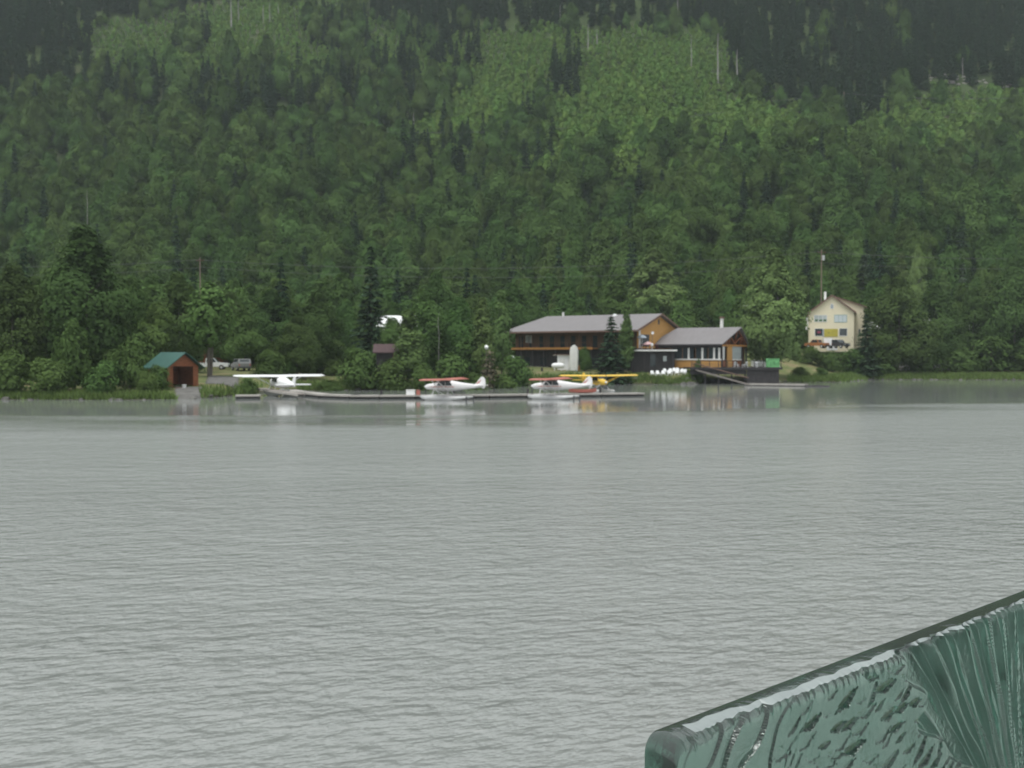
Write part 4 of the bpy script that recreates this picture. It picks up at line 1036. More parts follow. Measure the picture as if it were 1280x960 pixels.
# ---- cream house
h0 = at(1039.5, 450, 231)
ch_ = empty('cream_house', (h0.x, 231, 6.2), R(-19), 'tall cream gabled house with four front windows and a mustard panel', 'house')
hw = 4.45; EH = 7.7; RH = 11.1
MB().prism([(-hw, 0, -0.6), (hw, 0, -0.6), (hw, 0, EH), (0, 0, RH), (-hw, 0, EH)], (0, 9, 0)).build('wall', M_CREAM, ch_)
MB().prism([(-hw - 0.6, 4, 0), (6.3, 4, 0), (6.3, 4, 8.9), (0.3, 4, RH - 0.02), (-hw - 0.6, 4, 7.2)], (0, 8, 0)).build('rear_wing', M_CREAM, ch_)
for s_ in (-1, 1):
    MB().prism([(s_ * (hw + 0.4), -0.5, EH - 0.28), (0, -0.5, RH + 0.02), (0, -0.5, RH + 0.2), (s_ * (hw + 0.4), -0.5, EH - 0.1)], (0, 5.2, 0)).build('roof_slope', M_BROWNTRIM if s_ > 0 else M_OFFWHITE, ch_)
MB().prism([(0.2, 3.6, RH + 0.0), (6.9, 3.6, 8.72), (6.9, 3.6, 8.95), (0.2, 3.6, RH + 0.22)], (0, 8.6, 0)).build('roof_slope', M_BROWNTRIM, ch_)
MB().prism([(0.19, 4.72, RH + 0.0), (-hw - 1.0, 4.72, 7.0), (-hw - 1.0, 4.72, 7.2), (0.19, 4.72, RH + 0.21)], (0, 7.5, 0)).build('roof_slope', M_BROWNTRIM, ch_)
MB().bar((0, -0.53, RH + 0.14), (hw + 0.4, -0.53, EH - 0.16), 0.06, 0.3).build('bargeboard', M_BROWNTRIM, ch_)
MB().bar((0, -0.53, RH + 0.14), (-hw - 0.4, -0.53, EH - 0.16), 0.06, 0.3).build('bargeboard', M_BROWNTRIM, ch_)
MB().box(-1.7, -1.25, 1.2, 1.65, 9.0, 12.1).build('chimney', M_OFFWHITE, ch_)
f_ = MB().prism([(-0.36, -0.05, 8.4), (0.36, -0.05, 8.4), (0.36, -0.05, 9.2), (0, -0.05, 9.65), (-0.36, -0.05, 9.2)], (0, 0.04, 0)).build('attic_window', M_OFFWHITE, ch_)
MB().prism([(-0.24, -0.07, 8.52), (0.24, -0.07, 8.52), (0.24, -0.07, 9.15), (0, -0.07, 9.45), (-0.24, -0.07, 9.15)], (0, 0.015, 0)).build('pane', M_GREYBLUE, f_)
frame_window(ch_, -3.55, -1.05, 5.75, 7.05, -0.002, 'window', M_PALEGLASS, M_OFFWHITE, mull=2)
for k in range(3): MB().box(-3.42 + k * 0.86, -2.84 + k * 0.86, -0.055, -0.021, 5.8, 6.2).build('plant_box', mat('potted_foliage', (0.05, 0.12, 0.04), 0.9, 0.4, 6), ch_)
frame_window(ch_, 0.55, 2.95, 5.65, 7.05, -0.002, 'window', mat('drawn_blind', (0.52, 0.57, 0.58), 0.5, 0.06, 2, stretch=(8, 1, 1)), M_TEAL, mull=2)
frame_window(ch_, -3.4, -1.85, 2.75, 4.25, -0.002, 'window', M_GLASS, M_OFFWHITE)
MB().box(-2.95, -2.25, -0.06, -0.022, 3.3, 3.75).build('window_sign', mat('dull_red_sign', (0.25, 0.06, 0.10), 0.6, 0.3, 3), ch_)
frame_window(ch_, 1.55, 3.05, 2.75, 4.25, -0.002, 'window', M_GLASS, M_OFFWHITE)
MB().box(-1.55, 1.2, -0.06, -0.002, 2.55, 4.2).build('wall_panel', M_SIGNBOARD, ch_)
MB().box(-0.78, -0.5, -0.075, -0.061, 3.25, 3.5).build('panel_emblem', mat('olive_emblem', (0.20, 0.20, 0.05), 0.7, 0.2, 4), ch_)
MB().box(-1.9, -1.6, -0.058, -0.003, 2.6, 4.15).build('panel_edge', M_GREYBLUE, ch_)
MB().box(-hw - 1.2, -hw - 0.62, 4.4, 7.0, 4.2, 6.8).build('bay', M_OFFWHITE, ch_)
MB().box(-1.0, 1.2, -0.05, -0.001, -0.3, 2.0).build('garage_door', M_WHITE, ch_)
for x_ in (3.4, 4.9, 5.9): MB().box(x_ + 0.35, x_ + 0.75, 3.93, 3.999, 3.0, 4.2).build('side_window', M_GLASS, ch_) if x_ > 4.5 else None

# ---- vehicles
def wheel(p, x, y, r=0.36):
    wv = MB(); wv.tube([(x, y - 0.11, r), (x, y + 0.11, r)], r, 12); o = wv.build('wheel', M_RUBBER, p)
    MB().tube([(x, y - 0.125, r), (x, y + 0.125, r)], r * 0.55, 10).build('rim', M_FLOAT, o)
def vehicle(name, loc, rz, lab, cat, paint, shape, L=4.9, Wd=1.85):
    """x forward. shape: 'pickup', 'suv' or 'van'."""
    e = empty(name, loc, rz, lab, cat)
    h = L / 2; y = Wd / 2
    prof = {'pickup': [(-h, 0.45), (-h, 1.02), (-0.75, 1.02), (-0.62, 1.72), (0.55, 1.74), (1.15, 1.08), (h - 0.1, 0.98), (h, 0.8), (h, 0.45)],
            'suv': [(-h, 0.42), (-h, 1.1), (-h + 0.25, 1.72), (0.3, 1.76), (1.0, 1.1), (h - 0.1, 1.0), (h, 0.8), (h, 0.42)],
            'van': [(-h, 0.4), (-h, 2.1), (1.1, 2.15), (1.75, 1.25), (h, 1.05), (h, 0.4)]}[shape]
    rings = []
    for s_, k in ((-1, 0.93), (-1, 1.0), (1, 1.0), (1, 0.93)):
        ww = y if k == 1.0 else y
        rings.append([(px_, s_ * (ww - (0.13 if z_ > 1.3 else 0.0) - (0.05 if k < 1 else 0)), z_ if k == 1.0 else 0.45 + (z_ - 0.45) * 0.985) for px_, z_ in prof])
    n = len(prof)
    mb = MB(); mb.loft([rings[0], [(p[0] * 0.995, p[1] - 0.0, p[2]) for p in rings[1]], rings[2], rings[3]]) if False else mb.prism([(a, -y, b) for a, b in prof], (0, 2 * y, 0))
    body = mb.build('body', paint, e)
    zt = {'pickup': 1.66, 'suv': 1.66, 'van': 1.98}[shape]
    side = {'pickup': [(-0.55, 1.12), (-0.48, zt), (0.5, zt), (0.92, 1.12)], 'suv': [(-h + 0.28, 1.15), (-h + 0.42, zt), (0.22, zt), (0.72, 1.15)], 'van': [(0.35, 1.3), (0.35, zt), (1.0, zt), (1.5, 1.3)]}[shape]
    for s_ in (-1, 1): MB().prism([(a, s_ * (y + 0.006), b) for a, b in side], (0, -s_ * 0.03, 0)).build('side_window', M_GLASS, e)
    ws = {'pickup': ((0.60, 1.70), (1.10, 1.14)), 'suv': ((0.36, 1.71), (0.95, 1.16)), 'van': ((1.16, 2.08), (1.7, 1.32))}[shape]
    (xa, za), (xb, zb) = ws
    MB().prism([(xa, -y + 0.14, za), (xb, -y + 0.14, zb), (xb, y - 0.14, zb), (xa, y - 0.14, za)], (0.025, 0, 0.025)).build('windscreen', M_GLASS, e)
    if shape != 'van':
        xr_ = -0.70 if shape == 'pickup' else -h + 0.08
        MB().prism([(xr_ - 0.02, -y + 0.2, 1.16), (xr_ - 0.02, y - 0.2, 1.16), (xr_ + (0.09 if shape == 'pickup' else 0.16), y - 0.25, 1.62), (xr_ + (0.09 if shape == 'pickup' else 0.16), -y + 0.25, 1.62)], (-0.03, 0, 0.01)).build('rear_window', M_GLASS, e)
    for s_ in (-1, 1):
        MB().box(h - 0.03, h + 0.02, s_ * (y - 0.25) - 0.16, s_ * (y - 0.25) + 0.16, 0.68, 0.86).build('headlight', M_PALEGLASS, e)
        MB().box(-h - 0.02, -h + 0.03, s_ * (y - 0.14) - 0.09, s_ * (y - 0.14) + 0.09, 0.72, 1.0).build('tail_light', M_RED, e)
        for x_ in (-h * 0.62, h * 0.62): wheel(e, x_, s_ * (y - 0.08))
    MB().box(-h - 0.08, -h - 0.003, -y + 0.05, y - 0.05, 0.4, 0.6).build('bumper', M_DARKMETAL, e); MB().box(h + 0.003, h + 0.08, -y + 0.05, y - 0.05, 0.4, 0.62).build('bumper', M_DARKMETAL, e)
    return e
g1 = ground_at(264, 456, 166); vehicle('pickup_truck', g1, R(6), 'white pickup truck parked behind the forked trunk right of the boathouse', 'pickup truck', M_CARWHITE, 'pickup', 5.3)
g1 = ground_at(301, 460, 163); vehicle('parked_car', g1, R(118), 'grey and white car parked in the trees above the white floatplane wing', 'car', M_CARGREY, 'suv', 4.6)
g1 = ground_at(1021, 434, 226.5); g1.z = 6.35; tr = vehicle('parked_truck', g1, R(140), 'orange pickup truck at the left corner of the cream house', 'truck', M_CARORANGE, 'pickup', 4.6)
g1 = ground_at(1034, 434, 228.0); vehicle('parked_van', (g1.x, g1.y, 6.3), R(80), 'small white van parked between the orange truck and the dark car', 'van', M_CARWHITE, 'van', 4.2, 1.7)
g1 = ground_at(1048, 437, 225.5); vehicle('parked_car', (g1.x, g1.y, 6.3), R(-58), 'dark car parked in front of the right half of the cream house', 'car', M_CARDARK, 'suv', 4.5)
g1 = ground_at(957, 447, 207); vehicle('parked_van', g1, R(8), 'white van parked behind the deck under the big pale tree', 'van', M_CARWHITE, 'van', 5.0)

# ---- white tank, shed and upright panel on the lodge lawn
p = ground_at(697.5, 453, 191)
e = empty('propane_tank', p, R(-3), 'white propane tank with rounded ends lying on the lodge lawn', 'tank')
xs = [-1.15, -1.08, -0.9, -0.6, 0.6, 0.9, 1.08, 1.15]; rs = [0.02, 0.25, 0.42, 0.5, 0.5, 0.42, 0.25, 0.02]
MB().loft([[(x_, math.cos(k * .449) * r_, 0.82 + math.sin(k * .449) * r_) for k in range(14)] for x_, r_ in zip(xs, rs)]).build('tank', M_WHITE, e, True)
for x_ in (-0.6, 0.6): MB().box(x_ - 0.1, x_ + 0.1, -0.35, 0.35, -0.1, 0.42).build('foot', M_OFFWHITE, e)
MB().tube([(0, 0, 1.3), (0, 0, 1.42)], 0.14, 8).build('valve_cap', M_OFFWHITE, e)
p = ground_at(708, 455, 193)
e = empty('garden_shed', p, R(-4), 'small white shed with a flat overhanging roof in front of the lodge', 'shed')
MB().box(-1.6, 1.6, 0, 2.0, -0.3, 2.55).build('wall', M_WHITE, e)
MB().box(-2.35, 1.8, -0.3, 2.2, 2.55, 2.72).build('roof', M_OFFWHITE, e)
MB().box(-2.37, 1.82, -0.36, -0.303, 2.62, 2.76).build('roof_edge', M_BROWNTRIM, e)
MB().box(0.3, 1.2, -0.05, -0.003, 0.05, 2.1).build('door', M_OFFWHITE, e)
MB().box(-1.2, -0.3, -0.05, -0.003, 1.2, 2.0).build('side_panel', M_OFFWHITE, e)
p = ground_at(717.5, 456, 190.2)
e = empty('upright_boat', p, R(-6), 'white round-topped hull stood upright beside the white shed', 'boat')
H_ = at(717, 431, 190.2).z - p.z
rings = []
for t_ in np.linspace(0, 1, 12):
    z_ = 0.15 + t_ * (H_ - 0.15); hw_ = 0.74 * (math.sin(math.pi * min(1, 0.3 + 0.3 * t_)) ** 0.6) * math.sqrt(max(0.03, 1 - (max(0, t_ - 0.72) / 0.28) ** 2.2)) ; hw_ = max(hw_, 0.08)
    rings.append([(-hw_, 0.05, z_), (-hw_ * 0.75, -0.22, z_), (0, -0.34, z_), (hw_ * 0.75, -0.22, z_), (hw_, 0.05, z_), (0, 0.0, z_)])
MB().loft(rings).build('hull', M_OFFWHITE, e, True)
MB().bar((0, -0.36, 0.3), (0, -0.34, H_ - 0.5), 0.05, 0.05).build('keel', M_OFFWHITE, e)
for q_ in ((-1.3, -0.5), (-0.7, 0.5), (0.7, 0.5), (0.5, -0.6)): MB().bar((q_[0] * 0.15, 0.1, 1.0), (q_[0], q_[1], -0.05), 0.06).build('leg', M_GREYBLUE, e)
p = ground_at(723.5, 455, 191.5)
e = empty('timber_post', p, 0, 'short honey-coloured timber post right of the upright white hull', 'post')
MB().box(-0.16, 0.16, -0.12, 0.12, -0.3, 1.0).build('post', M_TRIM, e); MB().box(-0.2, 0.2, -0.16, 0.16, 1.0, 1.07).build('cap', M_BROWNTRIM, e)
p = ground_at(677.5, 461, 188)
e = empty('lawn_stump', p, 0, 'small dark stump on the lodge lawn left of the propane tank', 'stump')
MB().loft([[(math.cos(k * .785) * r_, math.sin(k * .785) * r_, z_) for k in range(8)] for r_, z_ in ((0.26, -0.1), (0.19, 0.2), (0.17, 0.55), (0.12, 0.58))]).build('stump', M_DARKWOOD, e)

# ---- half-hidden buildings
def hut(px, Y, z, W, D, EH, RH, rz, wallm, roofm, lab, name='cabin', cat='cabin', wins=2):
    p = at(px, 450, Y)
    e = empty(name, (p.x, Y, z), rz, lab, cat)
    MB().prism([(-W / 2, 0, -1.0), (-W / 2, D, -1.0), (-W / 2, D, EH), (-W / 2, D / 2, RH), (-W / 2, 0, EH)], (W, 0, 0)).build('wall', wallm, e)
    for s_, y_ in ((-1, 0), (1, D)):
        MB().prism([(-W / 2 - 0.5, y_ + s_ * 0.5, EH - 0.2), (W / 2 + 0.5, y_ + s_ * 0.5, EH - 0.2), (W / 2 + 0.5, D / 2, RH), (-W / 2 - 0.5, D / 2, RH)], (0, 0, 0.15)).build('roof_slope', roofm, e)
    for k in range(wins):
        x_ = -W / 2 + W * (k + 0.5) / wins - 0.5
        frame_window(e, x_, x_ + 1.0, EH * 0.4, EH * 0.4 + 1.1, -0.002)
    MB().box(W * 0.08, W * 0.08 + 0.9, -0.05, -0.003, 0.0, 2.0).build('door', M_BROWN, e)
    return e
hut(488, 158, 3.1, 4.0, 3.4, 2.2, 3.2, R(4), M_DARKWOOD, mat('red_brown_roofing', (0.075, 0.046, 0.048), 0.8, 0.15, 2), 'small dark cabin with a red-brown roof half hidden behind bushes', wins=0)
hut(505, 203, float(tz(-20, 203)) + 3.2, 9.5, 7, 3.6, 6.2, R(3), M_WHITE, M_WHITE, 'white house half hidden among the trees above the brown-roofed cabin', 'house', 'house', 3)
hut(253, 176, 4.2, 7, 5, 2.9, 4.6, R(-6), M_CEDAR, M_TEAL, 'red-brown cabin with a faded roof hidden behind the trees above the white pickup', wins=2)
hut(168, 178, 4.2, 9, 5, 3.4, 5.4, R(5), M_OFFWHITE, M_GREYBLUE, 'pale house showing in glints through the trees left of the boathouse', 'house', 'house', 3)
hut(1192, 247, 6.3, 16, 5, 4.4, 6.6, R(2), M_WHITE, M_OFFWHITE, 'long white building glimpsed through the trees on the right shore', 'house', 'house', 4)
hut(1086, 243, 6.2, 5, 4, 4.4, 6.0, R(3), M_CREAM, M_OFFWHITE, 'low pale outbuilding glimpsed right of the cream house', 'outbuilding', 'shed', 2)

# ---- utility poles, lamp and wires
def pole(px, ptop, Y, lab, arm=True, H=None, can=True, r=0.14):
    p = at(px, ptop, Y); z0 = float(tz(p.x, Y)) if H is None else p.z - H
    e = empty('utility_pole', (p.x, Y, z0), 0, lab, 'utility pole')
    H = p.z - z0
    MB().tube([(0, 0, -0.5), (0, 0, H)], [r * 1.2, r * 0.8], 8).build('pole', mat('pole_timber', (0.20, 0.15, 0.12), 0.9, 0.2, 2), e)
    if arm: MB().box(-0.9, 0.9, -0.16, -0.06, H - 0.7, H - 0.55).build('crossarm', M_BROWN, e)
    if can: MB().tube([(0.38, -0.1, H - 2.4), (0.38, -0.1, H - 1.3)], 0.28, 10).build('transformer', M_FLOAT, e)
    return p
def wire(pts, lab, r=0.035):
    out = []
    for a, b in zip(pts[:-1], pts[1:]):
        n = 14
        for k in range(n):
            t = k / n; q = a.lerp(b, t); q.z -= (a - b).length * 0.02 * 4 * t * (1 - t); out.append(q)
    out.append(pts[-1])
    mb = MB(); mb.tube(out, r, 5)
    tag(mb.build('power_cable', M_WIRE), lab, 'cable')
pt = pole(1027, 312, 247, 'timber utility pole with a grey transformer behind the cream house')
pl = at(250, 322, 249); prt = at(1560, 308, 247)
pt2 = pole(250, 322, 249, 'timber utility pole in the trees above the white pickup', can=False)
pole(1560, 308, 247, 'timber utility pole beyond the right edge of the cream house yard', can=False)
wire([at(-260, 322, 252), pl + Vector((-0.8, -0.1, -0.5)), pt + Vector((-0.8, -0.1, -0.5)), prt + Vector((-0.8, -0.1, -0.5))], 'upper power cable crossing the wood behind the lodge', 0.028)
wire([at(-260, 334, 252), pl + Vector((0.8, -0.1, -2.2)), pt + Vector((0.3, -0.1, -3.0)), prt + Vector((0.8, -0.1, -2.4))], 'lower power cable crossing the wood behind the lodge', 0.024)
hp = hill_pt(1055, 152)
ph = pole(1055, 115, hp.y, 'lone utility pole high on the hillside in the gap of the clearing', arm=True, can=False, H=at(1055, 115, hp.y).z - hp.z + 2, r=0.2)
hl_ = hill_pt(905, 130); hr_ = hill_pt(1330, 150)
a_ = at(905, 128, hp.y + 10); b_ = at(1350, 118, hp.y + 15)
wire([a_, ph + Vector((-0.8, -0.1, -0.5)), b_], 'upper cable running to the lone hillside pole', 0.07)
a_ = at(880, 160, hp.y - 4); b_ = at(1400, 138, hp.y - 6)
wire([a_, ph + Vector((0.5, -0.3, -6.0)), b_], 'lower cable running past the lone hillside pole', 0.07)
a_ = hill_pt(470, 196) + Vector((0, -6, 9)); b_ = hill_pt(900, 170) + Vector((0, -6, 8))
wire([a_, b_], 'thin cable crossing the lower edge of the clearing', 0.06)
p = at(932, 382.5, 213)
z0 = float(tz(p.x + 1.8, 213))
e = empty('street_lamp', (p.x + 1.8, 213, z0), 0, 'pale street lamp head on an arm left of the big pale tree', 'street lamp')
MB().tube([(0, 0, 0), (0, 0, p.z - z0 + 0.1)], [0.09, 0.06], 8).build('post', M_DARKMETAL, e)
MB().tube([(0, 0, p.z - z0), (-1.5, 0, p.z - z0 + 0.12)], 0.04, 6).build('arm', M_DARKMETAL, e)
MB().loft([[(x_, math.cos(k * .785) * r_, p.z - z0 + 0.1 + math.sin(k * .785) * r_ * 0.6) for k in range(8)] for x_, r_ in ((-2.4, 0.06), (-2.2, 0.24), (-1.7, 0.26), (-1.4, 0.1))]).build('lamp_head', M_WHITE, e, True)
for px, py, Y, lab in ((608, 434, 163, 'white round float hung in the trees left of the lodge'), (641, 447, 172, 'white pot standing at the left corner of the lodge lawn')):
    p = at(px, py, Y); z0 = float(tz(p.x, Y))
    e = empty('marker_buoy', (p.x, Y, z0), 0, lab, 'buoy')
    MB().tube([(0, 0, -0.2), (0, 0, p.z - z0)], 0.05, 6).build('post', M_BARK, e)
    MB().loft([[(math.cos(k * .628) * r_, math.sin(k * .628) * r_, p.z - z0 + z_) for k in range(10)] for r_, z_ in ((0.05, -0.32), (0.22, -0.23), (0.32, 0), (0.22, 0.23), (0.05, 0.32))]).build('buoy', M_WHITE, e, True)

# ------------------------------------------------------------------ dock
dock_px = [(352, 491.2), (373, 494.4), (398, 497.3), (436, 498.7), (474, 498.8), (520, 498.6), (566, 498.2), (612, 497.8), (660, 497.2), (706, 496.6), (752, 496.0), (806, 495.4)]
pts = [wat(*q) for q in dock_px]
fd = empty('floating_dock', (0, 0, 0), 0, 'long grey floating dock of jointed sections along which the floatplanes are tied', 'dock')
for a, b in zip(pts[:-1], pts[1:]):
    d_ = (b - a); L_ = d_.length; ang = math.atan2(d_.y, d_.x); M = Matrix.Translation(a) @ Matrix.Rotation(ang, 4, 'Z')
    sct = MB().box(0.04, L_ - 0.04, 0, 1.9, 0.22, 0.40, M).build('dock_section', M_DOCK, fd)
    MB().box(0.1, L_ - 0.1, 0.06, 1.84, -0.3, 0.218, M).build('flotation', M_DOCKSIDE, sct)
    MB().box(0.02, L_ - 0.02, -0.05, -0.002, 0.24, 0.42, M).build('edge_board', M_DOCK, sct)
for k in (4, 6, 8, 10):
    p = pts[k]; MB().tube([(p.x, p.y + 2.05, -2.2), (p.x, p.y + 2.05, 0.95)], 0.12, 8).build('piling', M_DARKWOOD, fd)
ra, rb_ = at(322, 486.8, 132), wat(372, 494.0, 0.4)
rp_ = empty('dock_ramp', (0, 0, 0), 0, 'weathered boarded ramp from the bank to the long floating dock', 'ramp')
ov_ = Vector((0.5, 1.5, 0))
MB().prism([ra, rb_, rb_ + ov_, ra + ov_], (0, 0, 0.14)).build('walkway', M_GREYWOOD, rp_)
for o_ in (Vector((0, -0.05, 0.02)), ov_ + Vector((0, 0.05, 0.02))): MB().bar(ra + o_, rb_ + o_, 0.1, 0.26).build('stringer', M_DOCK, rp_)
fa, fb_ = wat(294, 498.8), wat(325, 498.6)
fl = empty('swim_float', fa, math.atan2(fb_.y - fa.y, fb_.x - fa.x), 'short detached dark-sided float left of the white floatplane', 'float')
hl = (fb_ - fa).length
MB().box(0, hl, 0, 1.8, 0.26, 0.42).build('deck_boards', M_DOCK, fl); MB().box(0.06, hl - 0.06, 0.06, 1.74, -0.3, 0.258).build('flotation', M_DOCKSIDE, fl)
p = wat(514, 498.4); 
e = empty('dock_box', (p.x, p.y + 0.7, 0.40), 0.02, 'white storage box on the dock left of the first red-winged floatplane', 'box')
MB().box(-0.6, 0.35, -0.3, 0.3, 0, 0.5).build('body', M_WHITE, e); MB().box(-0.63, 0.38, -0.33, 0.33, 0.5, 0.58).build('lid', M_OFFWHITE, e)
e = empty('fuel_can', (p.x + 0.72, p.y + 0.62, 0.40), 0.1, 'red fuel can beside the white storage box on the dock', 'can')
MB().box(-0.2, 0.2, -0.2, 0.2, 0, 0.5).build('body', M_RED, e); MB().tube([(0.08, 0, 0.5), (0.16, 0, 0.66)], 0.05, 6).build('spout', M_DARKMETAL, e); MB().bar((-0.15, 0, 0.56), (0.05, 0, 0.56), 0.05).build('handle', M_RED, e)
p = wat(729, 496.2)
e = empty('canoe', (p.x, p.y + 1.1, 0.55), R(1), 'faded red canoe lying on the dock behind the second red-winged floatplane', 'canoe')
MB().loft([[(x_, -w_, 0.28 + u_), (x_, -w_ * 0.7, -0.05 + u_), (x_, 0, -0.14 + u_ * 0.8), (x_, w_ * 0.7, -0.05 + u_), (x_, w_, 0.28 + u_), (x_, 0, 0.0 + u_)] for x_, w_, u_ in ((-1.6, 0.03, 0.2), (-1.2, 0.25, 0.06), (-0.5, 0.4, 0), (0.5, 0.4, 0), (1.2, 0.25, 0.06), (1.6, 0.03, 0.2))]).build('hull', M_RED, e, True)
for x_ in (-0.7, 0.7): MB().box(x_ - 0.12, x_ + 0.12, -0.36, 0.36, 0.22, 0.25).build('seat', M_TRIM, e)

# ------------------------------------------------------------------ floatplanes (x forward, z up from the waterline)
def ell(x, zc, hw, hh, n=14, p=2.6):
    out = []
    for k in range(n):
        t = 2 * math.pi * (k + 0.5) / n; c, s_ = math.cos(t), math.sin(t)
        out.append((x, math.copysign(abs(c) ** (2 / p), c) * hw, zc + math.copysign(abs(s_) ** (2 / p), s_) * hh))
    return out
def wing_mesh(span, c0, x0, z0, dihedral, thick, taper=0.75, tipx=0.0, half=None):
    """half: +1 / -1 builds one wing, None both."""
    mb = MB(); rings = []
    ys = [-span / 2, -span / 2 + 0.25, -span * 0.28, 0, span * 0.28, span / 2 - 0.25, span / 2]
    for y_ in ys:
        f = abs(y_) / (span / 2); c = c0 * (1 if f < 0.58 else 1 - (1 - taper) * (f - 0.58) / 0.42); th = thick * (c / c0)
        if f > 0.999: c *= 0.62; th *= 0.35
        z_ = z0 + abs(y_) * dihedral; le = x0 - (c0 - c) * 0.35
        af = [(0, 0), (0.08, 0.55), (0.3, 0.8), (0.6, 0.6), (1.0, 0.05), (1.0, -0.05), (0.6, -0.2), (0.3, -0.25), (0.08, -0.25)]
        rings.append([(le - a * c, y_, z_ + b * th) for a, b in af])
    return mb.loft(rings)
def plate(poly, th, axis='y'):
    mb = MB(); o = (0, th, 0) if axis == 'y' else (0, 0, th)
    sh = (0, -th / 2, 0) if axis == 'y' else (0, 0, -th / 2)
    return mb.prism([Vector(p) + Vector(sh) for p in poly], o)
def floatplane(loc, heading, label, S, paint, wingpaint, group=None, flash=None):
    e = empty('floatplane', loc, heading, label, 'floatplane', group)
    big = S == 'big'
    k = 1.12 if big else 1.0
    hw = 0.72 if big else 0.38
    st = [(2.12, 1.36, 0.10, 0.10), (2.06, 1.36, 0.28, 0.24), (1.85, 1.36, 0.36, 0.31), (1.2, 1.40, hw, 0.37), (0.85, 1.42, hw + 0.02, 0.42), (0.35, 1.50, hw + 0.04, 0.57), (-0.8, 1.50, hw + 0.03, 0.57), (-1.35, 1.48, hw - 0.02, 0.49), (-2.4, 1.47, hw * 0.62, 0.34), (-4.3, 1.48, 0.07, 0.13)]
    if big: st = [(x_ * 1.08, z_ + 0.02, a * (1 if x_ > -2 else 1.25), b * 1.22) for x_, z_, a, b in st]
    MB().loft([ell(*s_) for s_ in st]).build('fuselage', paint, e, True)
    zt = 2.10 if not big else 2.18
    sp = 11.3 if big else 10.6
    wg = wing_mesh(sp, 1.55 if not big else 1.6, 0.72, zt, 0.012, 0.21, 0.72 if big else 0.92).build('wing', wingpaint, e, True)
    for s_ in (-1, 1):                                            # ailerons and flaps show as separate pieces
        MB().box(-0.98, -0.80, s_ * sp * 0.30 - sp * 0.13, s_ * sp * 0.30 + sp * 0.13, zt + sp * 0.0036 - 0.03, zt + sp * 0.0036 + 0.03).build('aileron', wingpaint, e)
        MB().tube([(0.35, s_ * (hw - 0.02), 1.02), (0.25, s_ * sp * 0.27, zt + 0.02)], 0.05, 6).build('wing_strut', paint, e)
        if not big: MB().tube([(-0.5, s_ * (hw - 0.02), 1.02), (-0.35, s_ * sp * 0.27, zt + 0.02)], 0.04, 6).build('wing_strut', paint, e)
        # cabin glass, a little proud of the skin
        y_ = s_ * (hw + 0.045)
        MB().prism([(0.72, y_, 1.52), (0.38, y_, 1.98), (-0.25, y_, 2.0), (-0.25, y_, 1.52)], (0, -s_ * 0.05, 0)).build('cabin_window', M_GLASS, e)
        MB().prism([(-0.33, y_, 1.52), (-0.33, y_, 2.0), (-0.78, y_, 1.98), (-1.02, y_ - s_ * 0.02, 1.62), (-0.98, y_ - s_ * 0.02, 1.52)], (0, -s_ * 0.06, 0)).build('cabin_window', M_GLASS, e)
        # float
        fr = [(2.35, 0.36, 0.04, 0.05), (2.2, 0.30, 0.16, 0.16), (1.6, 0.22, 0.29, 0.27), (0.4, 0.16, 0.33, 0.32), (-0.7, 0.14, 0.33, 0.32), (-1.6, 0.2, 0.26, 0.22), (-2.9, 0.32, 0.08, 0.08)]
        MB().loft([ell(a, b, c, d_, 10, 3.2) for a, b, c, d_ in [(a, b + 0.0, c, d_) for a, b, c, d_ in fr]]).build('float', M_FLOAT, e, True).location = (0, s_ * 1.02, 0)
        for xa, xb in ((1.1, 1.0), (-0.6, -0.75)):
            MB().tube([(xa, s_ * (hw - 0.08), 1.08), (xb, s_ * 1.02, 0.45)], 0.045, 6).build('float_strut', M_FLOAT, e)
        MB().tube([(1.05, s_ * (hw - 0.08), 1.08), (-0.72, s_ * 1.02, 0.45)], 0.03, 6).build('float_strut', M_FLOAT, e)
        MB().box(-3.05, -2.85, s_ * 1.02 - 0.02, s_ * 1.02 + 0.02, -0.15, 0.42).build('water_rudder', M_DARKMETAL, e)
    for xb in (1.0, -0.75): MB().tube([(xb, -1.02, 0.44), (xb, 1.02, 0.44)], 0.04, 6).build('spreader_bar', M_FLOAT, e)
    # windscreen
    MB().prism([(0.98, -hw + 0.06, 1.80), (0.98, hw - 0.06, 1.80), (0.50, hw - 0.04, 2.08), (0.50, -hw + 0.04, 2.08)], (0.03, 0, 0.05)).build('windscreen', M_GLASS, e)
    # tail
    xo = -0.3 if big else 0.0
    if big: fin = [(-3.3, 1.62), (-3.75, 1.8), (-4.45, 2.62), (-4.75, 2.66), (-4.85, 2.5), (-4.72, 1.42), (-4.5, 1.36)]
    else: fin = [(-3.3, 1.58), (-3.7, 1.82), (-4.12, 2.36), (-4.32, 2.50), (-4.52, 2.46), (-4.68, 2.22), (-4.74, 1.8), (-4.66, 1.38), (-4.5, 1.22), (-4.34, 1.30)]
    MB().prism([(a, -0.045, b) for a, b in fin], (0, 0.09, 0)).build('tail_fin', paint, e)
    if flash:
        for s_ in (-1, 1): MB().prism([(-3.66, s_ * 0.05, 1.72), (-3.72, s_ * 0.05, 1.80), (-4.20, s_ * 0.05, 2.16), (-4.28, s_ * 0.05, 2.12), (-4.06, s_ * 0.05, 1.92), (-4.1, s_ * 0.05, 1.84)], (0, -s_ * 0.004, 0)).build('fin_flash', flash, e)
        for s_ in (-1, 1): MB().prism([(1.75, s_ * 0.395, 1.36), (0.8, s_ * 0.425, 1.44), (-1.3, s_ * 0.42, 1.42), (-1.3, s_ * 0.42, 1.36), (0.8, s_ * 0.425, 1.35)], (0, -s_ * 0.02, 0)).build('side_stripe', flash, e)
    hs_ = 1.65 if not big else 2.2
